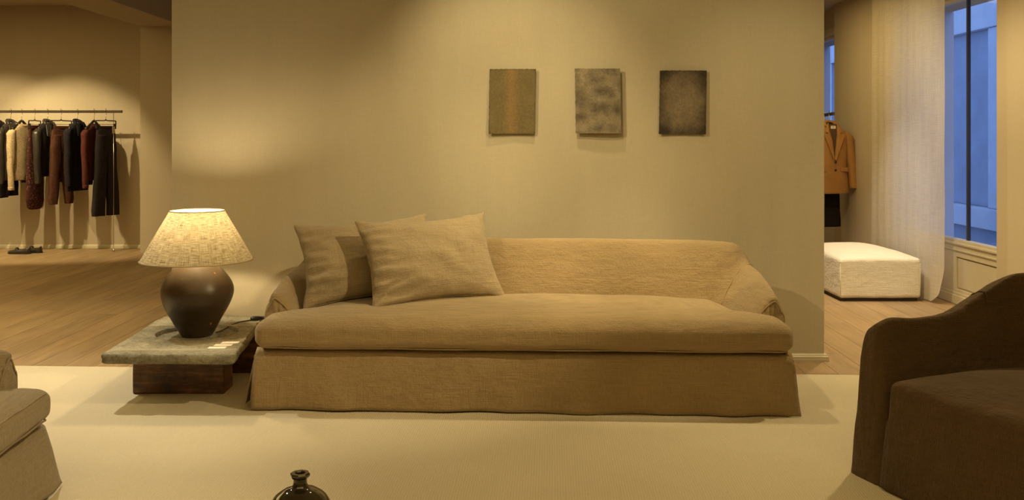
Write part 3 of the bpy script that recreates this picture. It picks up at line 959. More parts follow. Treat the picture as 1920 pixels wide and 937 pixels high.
# three price cards
cards = [(-1.385, 4.615), (-1.372, 4.672), (-1.354, 4.729)]
for (x, y), lb in zip(cards, ('nearest of the three white cards on the stone slab edge', 'middle one of the three white cards on the stone slab', 'farthest of the three white cards on the stone slab')):
    c = box('price_card', -0.042, 0.042, -0.022, 0.022, 0, 0.002, plain('white_card', (0.85, 0.80, 0.72), 0.6, vary=0.01), None, loc=(x, y, RZ + 0.2625), rot=(0, 0, 0.02))
    tag(c, lb, 'card', 'cards on the stone slab')

# ------------------------------------------------------------------ table lamp
LZ = RZ + 0.2465
lamp = thing('table_lamp', 'table lamp with dark clay jar base and conical linen shade', 'table lamp', (-1.600, 4.99, LZ))
prof = [(0.0, 0.0), (0.074, 0.0), (0.080, 0.006), (0.095, 0.030), (0.112, 0.062), (0.129, 0.094), (0.146, 0.124), (0.162, 0.155), (0.175, 0.190), (0.181, 0.222), (0.179, 0.248),
        (0.170, 0.274), (0.155, 0.300), (0.133, 0.328), (0.110, 0.352), (0.085, 0.376), (0.066, 0.392), (0.058, 0.408), (0.050, 0.412), (0.0, 0.412)]
pp = [(0.0, 0.0)] + catmull(prof[1:-1], 4) + [(0.0, 0.412)]
lathe('jar_base', pp, M_POT, lamp, 72, wob=0.03)
M_BRASS = plain('aged_brass', (0.35, 0.24, 0.10), 0.35, metal=1.0)
lathe('lamp_neck', [(0.0, 0.405), (0.03, 0.405), (0.03, 0.42), (0.012, 0.43), (0.012, 0.455), (0.019, 0.46), (0.019, 0.505), (0.0, 0.505)], M_BRASS, lamp, 24)
def emis(name, col, s):
    m, nt, b, out = new_mat(name)
    b.inputs['Base Color'].default_value = (1, 1, 1, 1)
    b.inputs['Emission Color'].default_value = (*col, 1); b.inputs['Emission Strength'].default_value = s
    return m
bulb_prof = [(0.0, 0.505), (0.014, 0.505), (0.016, 0.52), (0.026, 0.54), (0.031, 0.56), (0.029, 0.58), (0.018, 0.595), (0.0, 0.60)]
bulb = lathe('light_bulb', bulb_prof, emis('bulb_glow', (1.0, 0.78, 0.44), 320.0), lamp, 24)
SZ0, SZ1, SR0, SR1 = 0.388, 0.644, 0.283, 0.136
def shade(u, v, dr=0.0):
    a = u * 2 * pi
    r = SR0 + (SR1 - SR0) * v + dr
    return (r * cos(a), r * sin(a), SZ0 + (SZ1 - SZ0) * v)
grid('lamp_shade', shade, 96, 12, M_SHADE, lamp, closed_u=True)
M_WIRE = plain('brass_wire', (0.3, 0.22, 0.1), 0.4, metal=1.0)
for z, r, nm in ((SZ0 + 0.002, SR0, 'shade_hem'), (SZ1 - 0.001, SR1, 'shade_hem')):
    pts = [(r * cos(2 * pi * i / 64), r * sin(2 * pi * i / 64), z) for i in range(65)]
    tube(nm, pts, 0.0028, plain('linen_binding', (0.42, 0.33, 0.19), 0.9), lamp, n=6)
for k in range(3):
    a = k * 2 * pi / 3 + 0.5
    tube('shade_spoke', [(0.015 * cos(a), 0.015 * sin(a), 0.625), (SR1 * cos(a), SR1 * sin(a), SZ1 - 0.006)], 0.0015, M_WIRE, lamp, n=6)
tube('shade_carrier', [(0.018, 0, 0.46), (0.045, 0, 0.52), (0.045, 0, 0.58), (0.0, 0, 0.628)], 0.002, M_WIRE, lamp, n=6, sub=5)
tube('shade_carrier', [(-0.018, 0, 0.46), (-0.045, 0, 0.52), (-0.045, 0, 0.58), (0.0, 0, 0.628)], 0.002, M_WIRE, lamp, n=6, sub=5)
M_BLACK = plain('black_plastic', (0.02, 0.018, 0.016), 0.35)
tube('power_cord', [(0.085, 0.05, 0.006), (0.10, 0.13, 0.004), (0.14, 0.23, 0.020), (0.20, 0.31, 0.020), (0.26, 0.345, 0.021), (0.31, 0.38, 0.021)], 0.0032, M_BLACK, lamp, n=8, sub=6)
sw = lathe('cord_switch', [(0.0, 0.0), (0.007, 0.0), (0.011, 0.010), (0.012, 0.03), (0.010, 0.05), (0.004, 0.068), (0.0, 0.07)], M_BLACK, lamp, 16)
sw.rotation_euler = (radians(90), 0, radians(68)); sw.location = (0.195, 0.305, 0.028)
sw.rotation_euler = (Vector((0.86, 0.45, 0))).to_track_quat('Z', 'Y').to_euler()

# ------------------------------------------------------------------ wall panels
def art(label, x0, x1, z0, z1, mat, seed, tilt, gap):
    w, h = x1 - x0, z1 - z0
    root = thing('wall_panel', label, 'artwork', ((x0 + x1) / 2, 5.52, (z0 + z1) / 2), 0, 'three small panels on the wall')
    N = 40; V = []; Fc = []
    def edge(s, t):
        return 0.0016 * noise.noise(Vector((s * 40 + seed, t, 0))) + 0.0022 * noise.noise(Vector((s * 9 + seed, t, 3)))
    for k, yy in enumerate((0.0, -0.004)):
        for j in range(N + 1):
            for i in range(N + 1):
                u, v = i / N * 2 - 1, j / N * 2 - 1
                x = u * w / 2 + abs(u) ** 8 * edge(v, 1 + (u > 0)) + tilt * v
                z = v * h / 2 + abs(v) ** 8 * edge(u, 5 + (v > 0))
                bow = -gap - 0.004 * sin(seed + u * 2) * v
                V.append((x, bow + yy + 0.0008 * noise.noise(Vector((u * 6, v * 6, seed))), z))
    n1 = (N + 1) ** 2
    for j in range(N):
        for i in range(N):
            a = j * (N + 1) + i
            Fc.append((a, a + 1, a + N + 2, a + N + 1))
            Fc.append(tuple(n1 + q for q in (a, a + N + 1, a + N + 2, a + 1)))
    ring = list(range(N + 1)) + [j * (N + 1) + N for j in range(1, N + 1)] + [N * (N + 1) + i for i in range(N - 1, -1, -1)] + [j * (N + 1) for j in range(N - 1, 0, -1)]
    m = len(ring)
    for k in range(m): Fc.append((ring[k], n1 + ring[k], n1 + ring[(k + 1) % m], ring[(k + 1) % m]))
    put('painted_sheet', tidy(mesh('painted_sheet', V, Fc)), mat, root)
    box('hanging_batten', -w * 0.3, w * 0.3, -gap + 0.0015, 0.0, h * 0.18, h * 0.26, M_BEAM, root)
    return root
def art_mat(name, kind):
    m, nt, b, out = new_mat(name)
    tc = nt.nodes.new('ShaderNodeTexCoord'); sp = nt.nodes.new('ShaderNodeSeparateXYZ')
    nt.links.new(tc.outputs['Object'], sp.inputs[0])
    X, Z = sp.outputs[0], sp.outputs[2]
    fine = noise_n(nt, coords(nt, (1, 1, 1)), 90.0, 4, 0.6)
    mid = noise_n(nt, coords(nt, (1, 1, 1)), 14.0, 6, 0.65)
    f1 = ramp(nt, fine, [(0.3, (0.75,) * 3), (0.7, (1.15,) * 3)])
    def edge_mask(p):
        ex = math_n(nt, 'POWER', math_n(nt, 'MULTIPLY', math_n(nt, 'ABSOLUTE', X), 1 / 0.133), p)
        ez = math_n(nt, 'POWER', math_n(nt, 'MULTIPLY', math_n(nt, 'ABSOLUTE', Z), 1 / 0.186), p)
        return math_n(nt, 'ADD', ex, ez)
    if kind == 1:
        base = ramp(nt, mid, [(0.3, (0.155, 0.118, 0.050)), (0.7, (0.20, 0.155, 0.068))])
        stripe = math_n(nt, 'ABSOLUTE', math_n(nt, 'ADD', X, 0.005))
        sm = ramp(nt, stripe, [(0.0, (0.7,) * 3), (0.05, (0.0,) * 3)])
        base = mixc(nt, base, (0.30, 0.185, 0.072), sm)
        e = ramp(nt, edge_mask(14), [(0.45, (0, 0, 0)), (1.0, (0.8,) * 3)])
        base = mixc(nt, base, (0.09, 0.062, 0.03), e)
    elif kind == 2:
        blot = noise_n(nt, coords(nt, (1.0, 1, 1.5)), 16.0, 3, 0.55)
        def brick(sc_):
            v = nt.nodes.new('ShaderNodeTexVoronoi'); v.inputs['Scale'].default_value = sc_
            v.feature = 'SMOOTH_F1'; v.inputs['Smoothness'].default_value = 1.0
            nt.links.new(coords(nt, (1, 0.2, 1.3)), v.inputs['Vector'])
            return v.outputs['Distance']
        k = math_n(nt, 'ADD', math_n(nt, 'MULTIPLY', brick(14.0), 0.55), math_n(nt, 'MULTIPLY', blot, 0.62))
        base = ramp(nt, k, [(0.28, (0.10, 0.078, 0.052)), (0.50, (0.19, 0.155, 0.105)), (0.78, (0.33, 0.275, 0.185))])
    else:
        e = edge_mask(2.4)
        k = math_n(nt, 'SUBTRACT', math_n(nt, 'ADD', math_n(nt, 'MULTIPLY', mid, 0.9), 0.42), math_n(nt, 'MULTIPLY', e, 0.55))
        base = ramp(nt, k, [(0.12, (0.045, 0.032, 0.02)), (0.45, (0.13, 0.10, 0.066)), (0.88, (0.27, 0.215, 0.145))])
    nt.links.new(mixc(nt, base, f1, 1.0, 'MULTIPLY'), b.inputs['Base Color'])
    b.inputs['Roughness'].default_value = 0.85
    bump(nt, b, fine, 0.4, 0.003)
    return m
art('left of the three wall panels, ochre brown with a faint orange stripe', -0.100, 0.164, 1.297, 1.666, art_mat('ochre_panel_paint', 1), 1.0, 0.003, 0.018)
art('middle wall panel, mottled grey blotches and ragged edges', 0.390, 0.648, 1.300, 1.668, art_mat('mottled_grey_paint', 2), 4.0, -0.003, 0.030)
art('right of the three wall panels, dark edges fading to a pale brown centre', 0.871, 1.138, 1.295, 1.658, art_mat('smoky_brown_paint', 3), 8.0, 0.003, 0.014)

# ------------------------------------------------------------------ ottoman
ott = thing('ottoman', 'large square cream boucle ottoman on a thin black plinth by the sheer curtain', 'ottoman', (2.91, 8.03, 0))
def opost(v):
    x, y, z = v.x / 0.318, v.y / 0.52, v.z / 0.155
    q = Vector(v)
    if z > 0: q.z += 0.052 * (1 - abs(x) ** 2.6) * (1 - abs(y) ** 2.6) * z
    n = noise.noise(Vector((q.x * 9, q.y * 9, q.z * 9)))
    return q + Vector((1, 1, 1)) * n * 0.003
ob = rounded_box('upholstery', 0.318, 0.52, 0.155, 0.028, M_BOUCLE, ott, n=40, center=(0, 0, 0.180), post=opost)
box('plinth', -0.295, 0.295, -0.495, 0.495, 0.0, 0.026, M_PLINTH, ott)
for s in (-1, 1):
    pts = [(s * 0.312, -0.500, 0.035 + i * 0.03) for i in range(10)]
    tube('corner_seam', [(s * 0.3095, -0.5115, 0.05), (s * 0.3105, -0.513, 0.15), (s * 0.3095, -0.5115, 0.30)], 0.003, M_BOUCLE, ott, n=6)
tube('top_seam', [(-0.30, -0.513, 0.313), (0, -0.516, 0.318), (0.30, -0.513, 0.313)], 0.003, M_BOUCLE, ott, n=6, sub=6)

# ------------------------------------------------------------------ sheer curtain
def curt(u, v):
    # u along the wall (near -> far), v from hem to ceiling
    y = 7.33 + (8.72 - 7.33) * u
    z = 0.012 + (2.638 - 0.012) * v
    fold = 0.010 * sin(u * 2 * pi * 2.2 + 0.6) * (0.35 + 0.65 * v) + 0.003 * sin(u * 2 * pi * 9 + v)
    x = 3.290 + fold + 0.006 * noise.noise(Vector((y * 4, z * 2, 0)))
    # near lower corner swings out and rounds off
    b = max(0, 1 - v / 0.10)
    c = max(0, 1 - u / 0.10)
    z += 0.075 * (b * c) ** 1.5
    y += 0.03 * c * b
    x -= 0.012 * b
    if u < 0.05: x += 0.03 * (1 - u / 0.05) * (1 - 0.5 * b)
    return (x, y, z)
cur = thing('curtain', 'sheer floor length cream gauze curtain hanging beside the right window', 'curtain', (0, 0, 0))
cur.location = (3.29, 8.02, 0)
cv = grid('curtain_cloth', lambda u, v: tuple(a - b for a, b in zip(curt(u, v), (3.29, 8.02, 0))), 90, 60, M_CURTAIN, cur)
tube('curtain_rail', [(0.0, -0.72, 2.632), (0.0, 0.72, 2.632)], 0.006, M_TRIM, cur, n=8)

# ------------------------------------------------------------------ garments
def row_interp(rows, t):
    m = len(rows) - 1; k = t * m; i = min(int(k), m - 1); f = k - i
    f = f * f * (3 - 2 * f) * 0.5 + f * 0.5
    return [a * (1 - f) + b * f for a, b in zip(rows[i], rows[i + 1])]
def loft(name, rows, mat, parent, n=28, m=26, folds=3.0, amp=0.010, seed=0.0, p=2.4, cap=True):
    """rows from top to bottom: (z, cx, cy, half_width, half_depth)"""
    def fn(u, v):
        z, cx, cy, hw, hd = row_interp(rows, v)
        a = u * 2 * pi
        c, s = cos(a), sin(a)
        x = cx + hw * (abs(c) ** (2 / p)) * (1 if c >= 0 else -1)
        y = cy + hd * (abs(s) ** (2 / p)) * (1 if s >= 0 else -1)
        f = amp * v * sin(x * folds * 2 * pi / max(hw, .02) * 0.5 + seed) * (1 if s >= 0 else -1) * abs(s)
        y += f + 0.006 * noise.noise(Vector((x * 11 + seed, y * 11, z * 7)))
        x += 0.005 * noise.noise(Vector((seed, y * 9, z * 9)))
        return (x, y, z)
    return grid(name, fn, n, m, mat, parent, closed_u=True, cap0=cap, cap1=cap)
def knit(name, col, ribs=False, dots=False):
    m, nt, b, out = new_mat(name)
    n = noise_n(nt, coords(nt), 60.0, 5, 0.7)
    base = ramp(nt, n, [(0.3, tuple(c * 0.6 for c in col)), (0.7, tuple(c * 1.3 for c in col))])
    if dots:
        v = nt.nodes.new('ShaderNodeTexVoronoi'); v.inputs['Scale'].default_value = 42
        nt.links.new(coords(nt), v.inputs['Vector'])
        dm = ramp(nt, v.outputs[0], [(0.22, (0.5,) * 3), (0.34, (0,) * 3)])
        base = mixc(nt, base, (0.30, 0.17, 0.13), dm)
    nt.links.new(base, b.inputs['Base Color'])
    b.inputs['Roughness'].default_value = 0.95; b.inputs['Specular IOR Level'].default_value = 0.2
    bump(nt, b, n, 0.5, 0.006)
    return m
M_LEATHER = plain('black_leather', (0.035, 0.028, 0.022), 0.38, spec=0.6, vary=0.3)
M_NAVY = knit('midnight_wool', (0.016, 0.013, 0.018))
M_BLK = knit('black_wool', (0.018, 0.014, 0.015))
M_CREAM = knit('oatmeal_cashmere', (0.52, 0.40, 0.25))
M_BURG = knit('burgundy_knit', (0.085, 0.022, 0.018))
M_BURGD = knit('burgundy_dotted_knit', (0.060, 0.018, 0.016), dots=True)
M_CHOC = knit('chocolate_knit', (0.085, 0.034, 0.020))
M_CHAR = knit('charcoal_wool', (0.026, 0.019, 0.021))
M_STEEL = plain('chrome_steel', (0.55, 0.5, 0.42), 0.25, metal=1.0)
M_RAIL = plain('dark_bronze_rail', (0.06, 0.042, 0.028), 0.45, metal=0.4)
M_HANG = plain('black_hanger_wood', (0.016, 0.012, 0.01), 0.35)

RY, RAILZ = 10.80, 1.567
def rail_thing(name, label, pts, posts):
    t = thing(name, label, 'clothes rail', (pts[0][0], pts[0][1], 0))
    o0 = Vector((pts[0][0], pts[0][1], 0))
    a, b = Vector(pts[0]) - o0, Vector(pts[1]) - o0
    d = (b - a); L = d.length
    bx = box('rail_bar', -0.010, 0.010, 0, L, -0.015, 0.015, M_RAIL, t, 0.002)
    bx.location = a; bx.rotation_euler = (0, 0, math.atan2(d.y, d.x) - pi / 2)
    for q in posts:
        p = Vector(q) - o0
        tube('rail_post', [(p.x, p.y, 0.0), (p.x, p.y, a.z - 0.0155)], 0.0028, M_STEEL, t, n=8)
        lathe('post_foot', [(0, 0), (0.012, 0), (0.012, 0.012), (0.005, 0.02), (0.005, 0.03), (0, 0.03)], M_STEEL, t, 12, loc=(p.x, p.y, 0))
    return t
rail_thing('clothes_rail', 'long dark clothes rail on thin posts in front of the far left wall', [(-7.2, RY, RAILZ), (-4.30, RY, RAILZ)], [(-4.398, RY + 0.0, 0), (-7.1, RY, 0)])

def hanger(label, x, y, rz, kind, rail_z=RAILZ, group='hangers on the left clothes rail', drop=0.115):
    t = thing('clothes_hanger', label, 'hanger', (x, y, rail_z), rz, group)
    # hook rides over the rail
    h = [(0.0, 0.012 * cos(a), 0.016 + 0.020 * sin(a) ) for a in [radians(q) for q in (-20, 20, 60, 100, 140, 175)]]
    h = [(0, -0.020, 0.004), (0, -0.019, 0.020), (0, -0.006, 0.029), (0, 0.012, 0.024), (0, 0.018, 0.006), (0, 0.014, -0.022), (0, 0.002, -0.048), (0, 0, -drop + 0.02)]
    h = [(p[1] * 1.0, 0, p[2]) for p in h] if abs(cos(rz)) > 0.7 and kind == 'never' else h
    # hook plane lies across the rail whatever the turn of the hanger
    c, s = cos(-rz), sin(-rz)
    h = [(-s * p[1], c * p[1], p[2]) for p in h]
    tube('hook', h, 0.0026, M_STEEL, t, n=6, sub=4)
    if kind == 'shoulder':
        pts = [(-0.15, 0, -drop - 0.085), (-0.11, 0, -drop - 0.062), (-0.055, 0, -drop - 0.025), (0, 0, -drop + 0.012), (0.055, 0, -drop - 0.025), (0.11, 0, -drop - 0.062), (0.15, 0, -drop - 0.085)]
        P = catmull(pts, 5)
        R = [0.012 + 0.010 * (abs(q[0]) / 0.15) for q in P]
        tube('hanger_arms', P, R, M_HANG, t, n=10)
    else:
        w = 0.135
        tube('hanger_bar', [(-w, 0, -drop - 0.030), (-w, 0, -drop + 0.002), (-w + 0.012, 0, -drop + 0.012), (-0.02, 0, -drop + 0.014), (0, 0, -drop + 0.024), (0.02, 0, -drop + 0.014), (w - 0.012, 0, -drop + 0.012), (w, 0, -drop + 0.002), (w, 0, -drop - 0.030)], 0.0065, M_HANG, t, n=8, sub=3)
        tube('clip_bar', [(-w, 0, -drop - 0.028), (w, 0, -drop - 0.028)], 0.003, M_STEEL, t, n=6)
        for s_ in (-1, 1):
            box('clip', s_ * (w - 0.014) - 0.011, s_ * (w - 0.014) + 0.011, -0.013, 0.013, -drop - 0.078, -drop - 0.020, M_HANG, t, 0.002)
    return t
TOPZ = RAILZ - 0.115
def sweater(name, label, cat, x, rz, mat, top, bot, hw=0.215, seed=0, sleeve_z=None, mat2=None, collar=None, y=RY, jacket=False, grp='garments on the left clothes rail'):
    t = thing(name, label, cat, (x, y, top), rz, grp)
    H = bot - top
    rows = [(-0.005, 0, 0, 0.060, 0.030), (-0.030, 0, 0, 0.105, 0.045), (-0.075, 0, 0, 0.165, 0.046), (-0.12, 0, 0, hw * 0.90, 0.050), (-0.22, 0, 0, hw * 0.86, 0.050),
            (H * 0.6, 0, 0, hw * 0.88, 0.050), (H * 0.9, 0, 0, hw * (0.94 if jacket else 0.88), 0.050), (H, 0, 0, hw * (0.96 if jacket else 0.80), 0.042)]
    loft('body', rows, mat, t, folds=1.5, amp=0.010, seed=seed, m=34)
    sz = (sleeve_z if sleeve_z is not None else bot - 0.03) - top
    for s in (-1, 1):
        rr = [(-0.070, s * hw * 0.80, 0, 0.028, 0.034), (-0.110, s * hw * 0.95, 0, 0.046, 0.042), (-0.22, s * hw * 1.03, -0.008, 0.043, 0.038), (sz * 0.6, s * hw * 1.06, -0.014, 0.038, 0.034), (sz * 0.95, s * hw * 1.06, -0.02, 0.032, 0.030), (sz, s * hw * 1.06, -0.02, 0.029, 0.027)]
        loft('sleeve', rr, mat2 or mat, t, n=16, m=20, folds=1, amp=0.005, seed=seed + s)
        if not jacket:
            loft('cuff', [(sz * 0.955, s * hw * 1.06, -0.02, 0.034, 0.032), (sz - 0.004, s * hw * 1.06, -0.02, 0.031, 0.029)], mat, t, n=16, m=3, amp=0)
    if jacket:
        # turned collar and lapels
        for s in (-1, 1):
            V = [(s * 0.035, -0.048, 0.006), (s * 0.085, -0.040, -0.030), (s * 0.115, -0.078, -0.150), (s * 0.085, -0.084, -0.165), (s * 0.004, -0.086, -0.330), (s * 0.010, -0.078, -0.20)]
            V2 = [(a, b - 0.007, c) for a, b, c in V]
            n = len(V)
            f = [tuple(range(n)), tuple(range(n, 2 * n))[::-1]] + [(i, n + i, n + (i + 1) % n, (i + 1) % n) for i in range(n)]
            put('lapel', tidy(mesh('lapel', V + V2, f)), mat2 or mat, t)
        tube('collar', [(-0.072, -0.035, -0.025), (-0.050, 0.010, 0.012), (0, 0.030, 0.024), (0.050, 0.010, 0.012), (0.072, -0.035, -0.025)], [0.014, 0.018, 0.020, 0.018, 0.014], mat2 or mat, t, n=8, sub=4)
    else:
        tube('neckband', [(0.07 * cos(a), 0.036 * sin(a), -0.006 - 0.02 * (sin(a) < 0) * abs(sin(a))) for a in [2 * pi * k / 24 for k in range(25)]], 0.009, mat, t, n=8)
    return t
def trousers(name, label, x, rz, mat, top, bot, w_top, w_hem, spread, seed, cat='trousers', taper=False, y=RY, grp='garments on the left clothes rail'):
    t = thing(name, label, cat, (x, y, top), rz, grp)
    H = bot - top; cr = max(H * 0.36, -0.36)
    loft('waistband', [(0.0, 0, 0, w_top, 0.022), (-0.040, 0, 0, w_top * 1.01, 0.025)], mat, t, m=3, amp=0.0, seed=seed)
    loft('hip', [(-0.035, 0, 0, w_top * 0.99, 0.024), (-0.12, 0, 0, w_top * 1.05, 0.034), (cr * 0.7, 0, 0, w_top * 1.10, 0.036), (cr - 0.01, 0, 0, w_top * 0.8, 0.026)], mat, t, m=16, amp=0.004, seed=seed, p=3)
    for s in (-1, 1):
        c0 = s * w_top * 0.55; c1 = s * spread
        hw0 = w_top * 0.60
        rr = [(-0.10, s * w_top * 0.47, 0, hw0 * 0.88, 0.036), (cr * 0.75, c0, 0, hw0 * 1.0, 0.042), (cr - 0.06, c0, 0, hw0, 0.043), ((cr + H) * 0.48, (c0 + c1) / 2, 0, (hw0 + w_hem) * 0.5, 0.042), (H * 0.93, c1, 0, w_hem, 0.040), (H, c1, 0, w_hem * (0.80 if taper else 1.0), 0.036)]
        loft('leg', rr, mat, t, n=22, m=34, amp=0.007, folds=1.0, seed=seed + s * 2)

    return t
G1 = 'black'
def on_rail(x, deg, kind, hanger_label):
    hanger(hanger_label, x, RY, radians(deg), kind)
    return x, radians(deg)
x, r = on_rail(-5.70, 80, 'shoulder', 'black hanger carrying the dark coat at the left edge')
sweater('coat', 'black coat cut by the left edge of the view on the left rail', 'coat', x, r, M_BLK, TOPZ - 0.005, 0.600, 0.18, 2, 0.75, jacket=True)
x, r = on_rail(-5.548, 80, 'shoulder', 'black hanger carrying the black leather jacket')
sweater('leather_jacket', 'black leather jacket with a turned-up collar on the left rail', 'jacket', x, r, M_LEATHER, TOPZ - 0.005, 0.80, 0.18, 5, 0.765, jacket=True)
trousers('trousers', 'midnight blue trousers hanging below the black leather jacket', -5.575, radians(82), M_NAVY, 0.97, 0.625, 0.12, 0.075, 0.075, 6)
x, r = on_rail(-5.425, 79, 'shoulder', 'black hanger carrying the oatmeal sweater')
sweater('sweater', 'pale oatmeal crew neck sweater on the left rail', 'sweater', x, r, M_CREAM, TOPZ - 0.020, 0.80, 0.185, 9, 0.70)
x, r = on_rail(-5.280, 90, 'clip', 'black clip hanger carrying the burgundy dotted skirt')
t = thing('knit_skirt', 'long burgundy dotted knit skirt with a gathered rounded hem on the left rail', 'skirt', (x, RY, TOPZ - 0.05), r, 'garments on the left clothes rail')
loft('skirt_body', [(0.0, 0, 0, 0.125, 0.026), (-0.03, 0, 0, 0.130, 0.030), (-0.30, 0, 0, 0.150, 0.042), (-0.60, 0, 0, 0.160, 0.050), (-0.82, 0, 0, 0.165, 0.055), (-0.90, 0, 0, 0.13, 0.050), (-0.925, 0, 0, 0.085, 0.035)], M_BURGD, t, m=40, folds=1.4, amp=0.010, seed=3)
loft('skirt_waistband', [(0.012, 0, 0, 0.126, 0.029), (-0.035, 0, 0, 0.130, 0.033)], M_BURG, t, m=3, amp=0)
x, r = on_rail(-5.135, 79, 'shoulder', 'black hanger carrying the short black jacket')
sweater('jacket', 'short black satin-sleeved jacket between the dotted skirt and chocolate trousers', 'jacket', x, r, M_BLK, TOPZ - 0.005, 0.845, 0.185, 12, 0.77, mat2=M_LEATHER, jacket=True)
x, r = on_rail(-4.985, 62, 'clip', 'black clip hanger carrying the chocolate knit trousers')
trousers('trousers', 'chocolate brown knit trousers tapering to the ankle on the left rail', x, r, M_CHOC, TOPZ - 0.045, 0.535, 0.118, 0.056, 0.100, 14, taper=True)
x, r = on_rail(-4.800, 80, 'shoulder', 'black hanger carrying the navy blazer')
sweater('blazer', 'long midnight navy blazer between chocolate trousers and burgundy sweater', 'jacket', x, r, M_NAVY, TOPZ - 0.005, 0.685, 0.185, 17, 0.74, jacket=True)
x, r = on_rail(-4.615, 79, 'shoulder', 'black hanger carrying the burgundy sweater')
sweater('sweater', 'burgundy crew neck sweater on the left rail', 'sweater', x, r, M_BURG, TOPZ - 0.020, 0.80, 0.175, 19, 0.72)
x, r = on_rail(-4.485, 62, 'clip', 'black clip hanger carrying the wide charcoal trousers at the rail end')
wt = trousers('trousers', 'wide-legged charcoal trousers with a paper tag at the right end of the left rail', x, r, M_CHAR, TOPZ - 0.045, 0.405, 0.120, 0.082, 0.098, 23)
box('paper_tag', 0.060, 0.095, -0.036, -0.034, -0.085, -0.005, plain('cream_tag', (0.6, 0.5, 0.36), 0.8), wt)

# loafers below the rail
def shoe(x, y, rz, label):
    t = thing('loafer', label, 'shoe', (x, y, 0.0), rz, 'pair of loafers on the floor')
    def fn(u, v):
        # v heel -> toe, u around
        L = 0.27; yy = v * L
        w = 0.030 + 0.016 * sin(min(1, v * 1.05) * pi) ** 0.6 + 0.010 * max(0, sin((v - 0.25) * pi * 1.1))
        if v > 0.8: w *= sqrt(max(0.0, 1 - ((v - 0.8) / 0.205) ** 2))
        if v < 0.12: w *= sqrt(max(0.0, 1 - ((0.12 - v) / 0.125) ** 2))
        top = 0.085 - 0.035 * min(1, v / 0.6) if v < 0.6 else 0.050 - 0.012 * (v - 0.6) / 0.4 * 1.6
        a = u * 2 * pi
        c, s = cos(a), sin(a)
        z = 0.016 + (top - 0.016) * max(0, s) ** 0.7 if s > 0 else 0.016 + 0.004 * s
        if v < 0.58 and s > 0.75: z -= (top - 0.035) * min(1, (s - 0.75) / 0.1) * 0.75 * min(1, (0.58 - v) / 0.05) * min(1, v / 0.06)
        return (c * w * (1 if s < 0.3 else 0.92), yy - L / 2, z)
    grid('upper', fn, 36, 40, M_LEATHER, t, closed_u=True, cap0=True, cap1=True)
    def sole(u, v):
        x_, y_, z_ = fn(0 if u < .5 else .5, v)
        return (x_ * 1.06, y_ * 1.02, 0.0 if True else z_)
    V = []; n = 26
    top = []
    for k in range(n + 1):
        top.append((fn(0, k / n)[0] * 1.07, fn(0, k / n)[1] * 1.02))
    for k in range(n, -1, -1):
        top.append((fn(0.5, k / n)[0] * 1.07, fn(0.5, k / n)[1] * 1.02))
    m = len(top)
    V = [(a, b, 0.0) for a, b in top] + [(a, b, 0.016) for a, b in top]
    f = [tuple(range(m))[::-1], tuple(range(m, 2 * m))] + [(i, (i + 1) % m, m + (i + 1) % m, m + i) for i in range(m)]
    put('sole', tidy(mesh('sole', V, f)), M_PLINTH, t)
    tube('strap', [(-0.040, 0.035, 0.030), (-0.022, 0.033, 0.056), (0, 0.032, 0.062), (0.022, 0.033, 0.056), (0.040, 0.035, 0.030)], 0.007, M_LEATHER, t, n=8, sub=4)
    return t
shoe(-5.36, 10.62, radians(80), 'black loafer standing nearer the viewer under the clothes rail')
shoe(-5.27, 10.74, radians(62), 'black loafer set half behind its pair under the clothes rail')

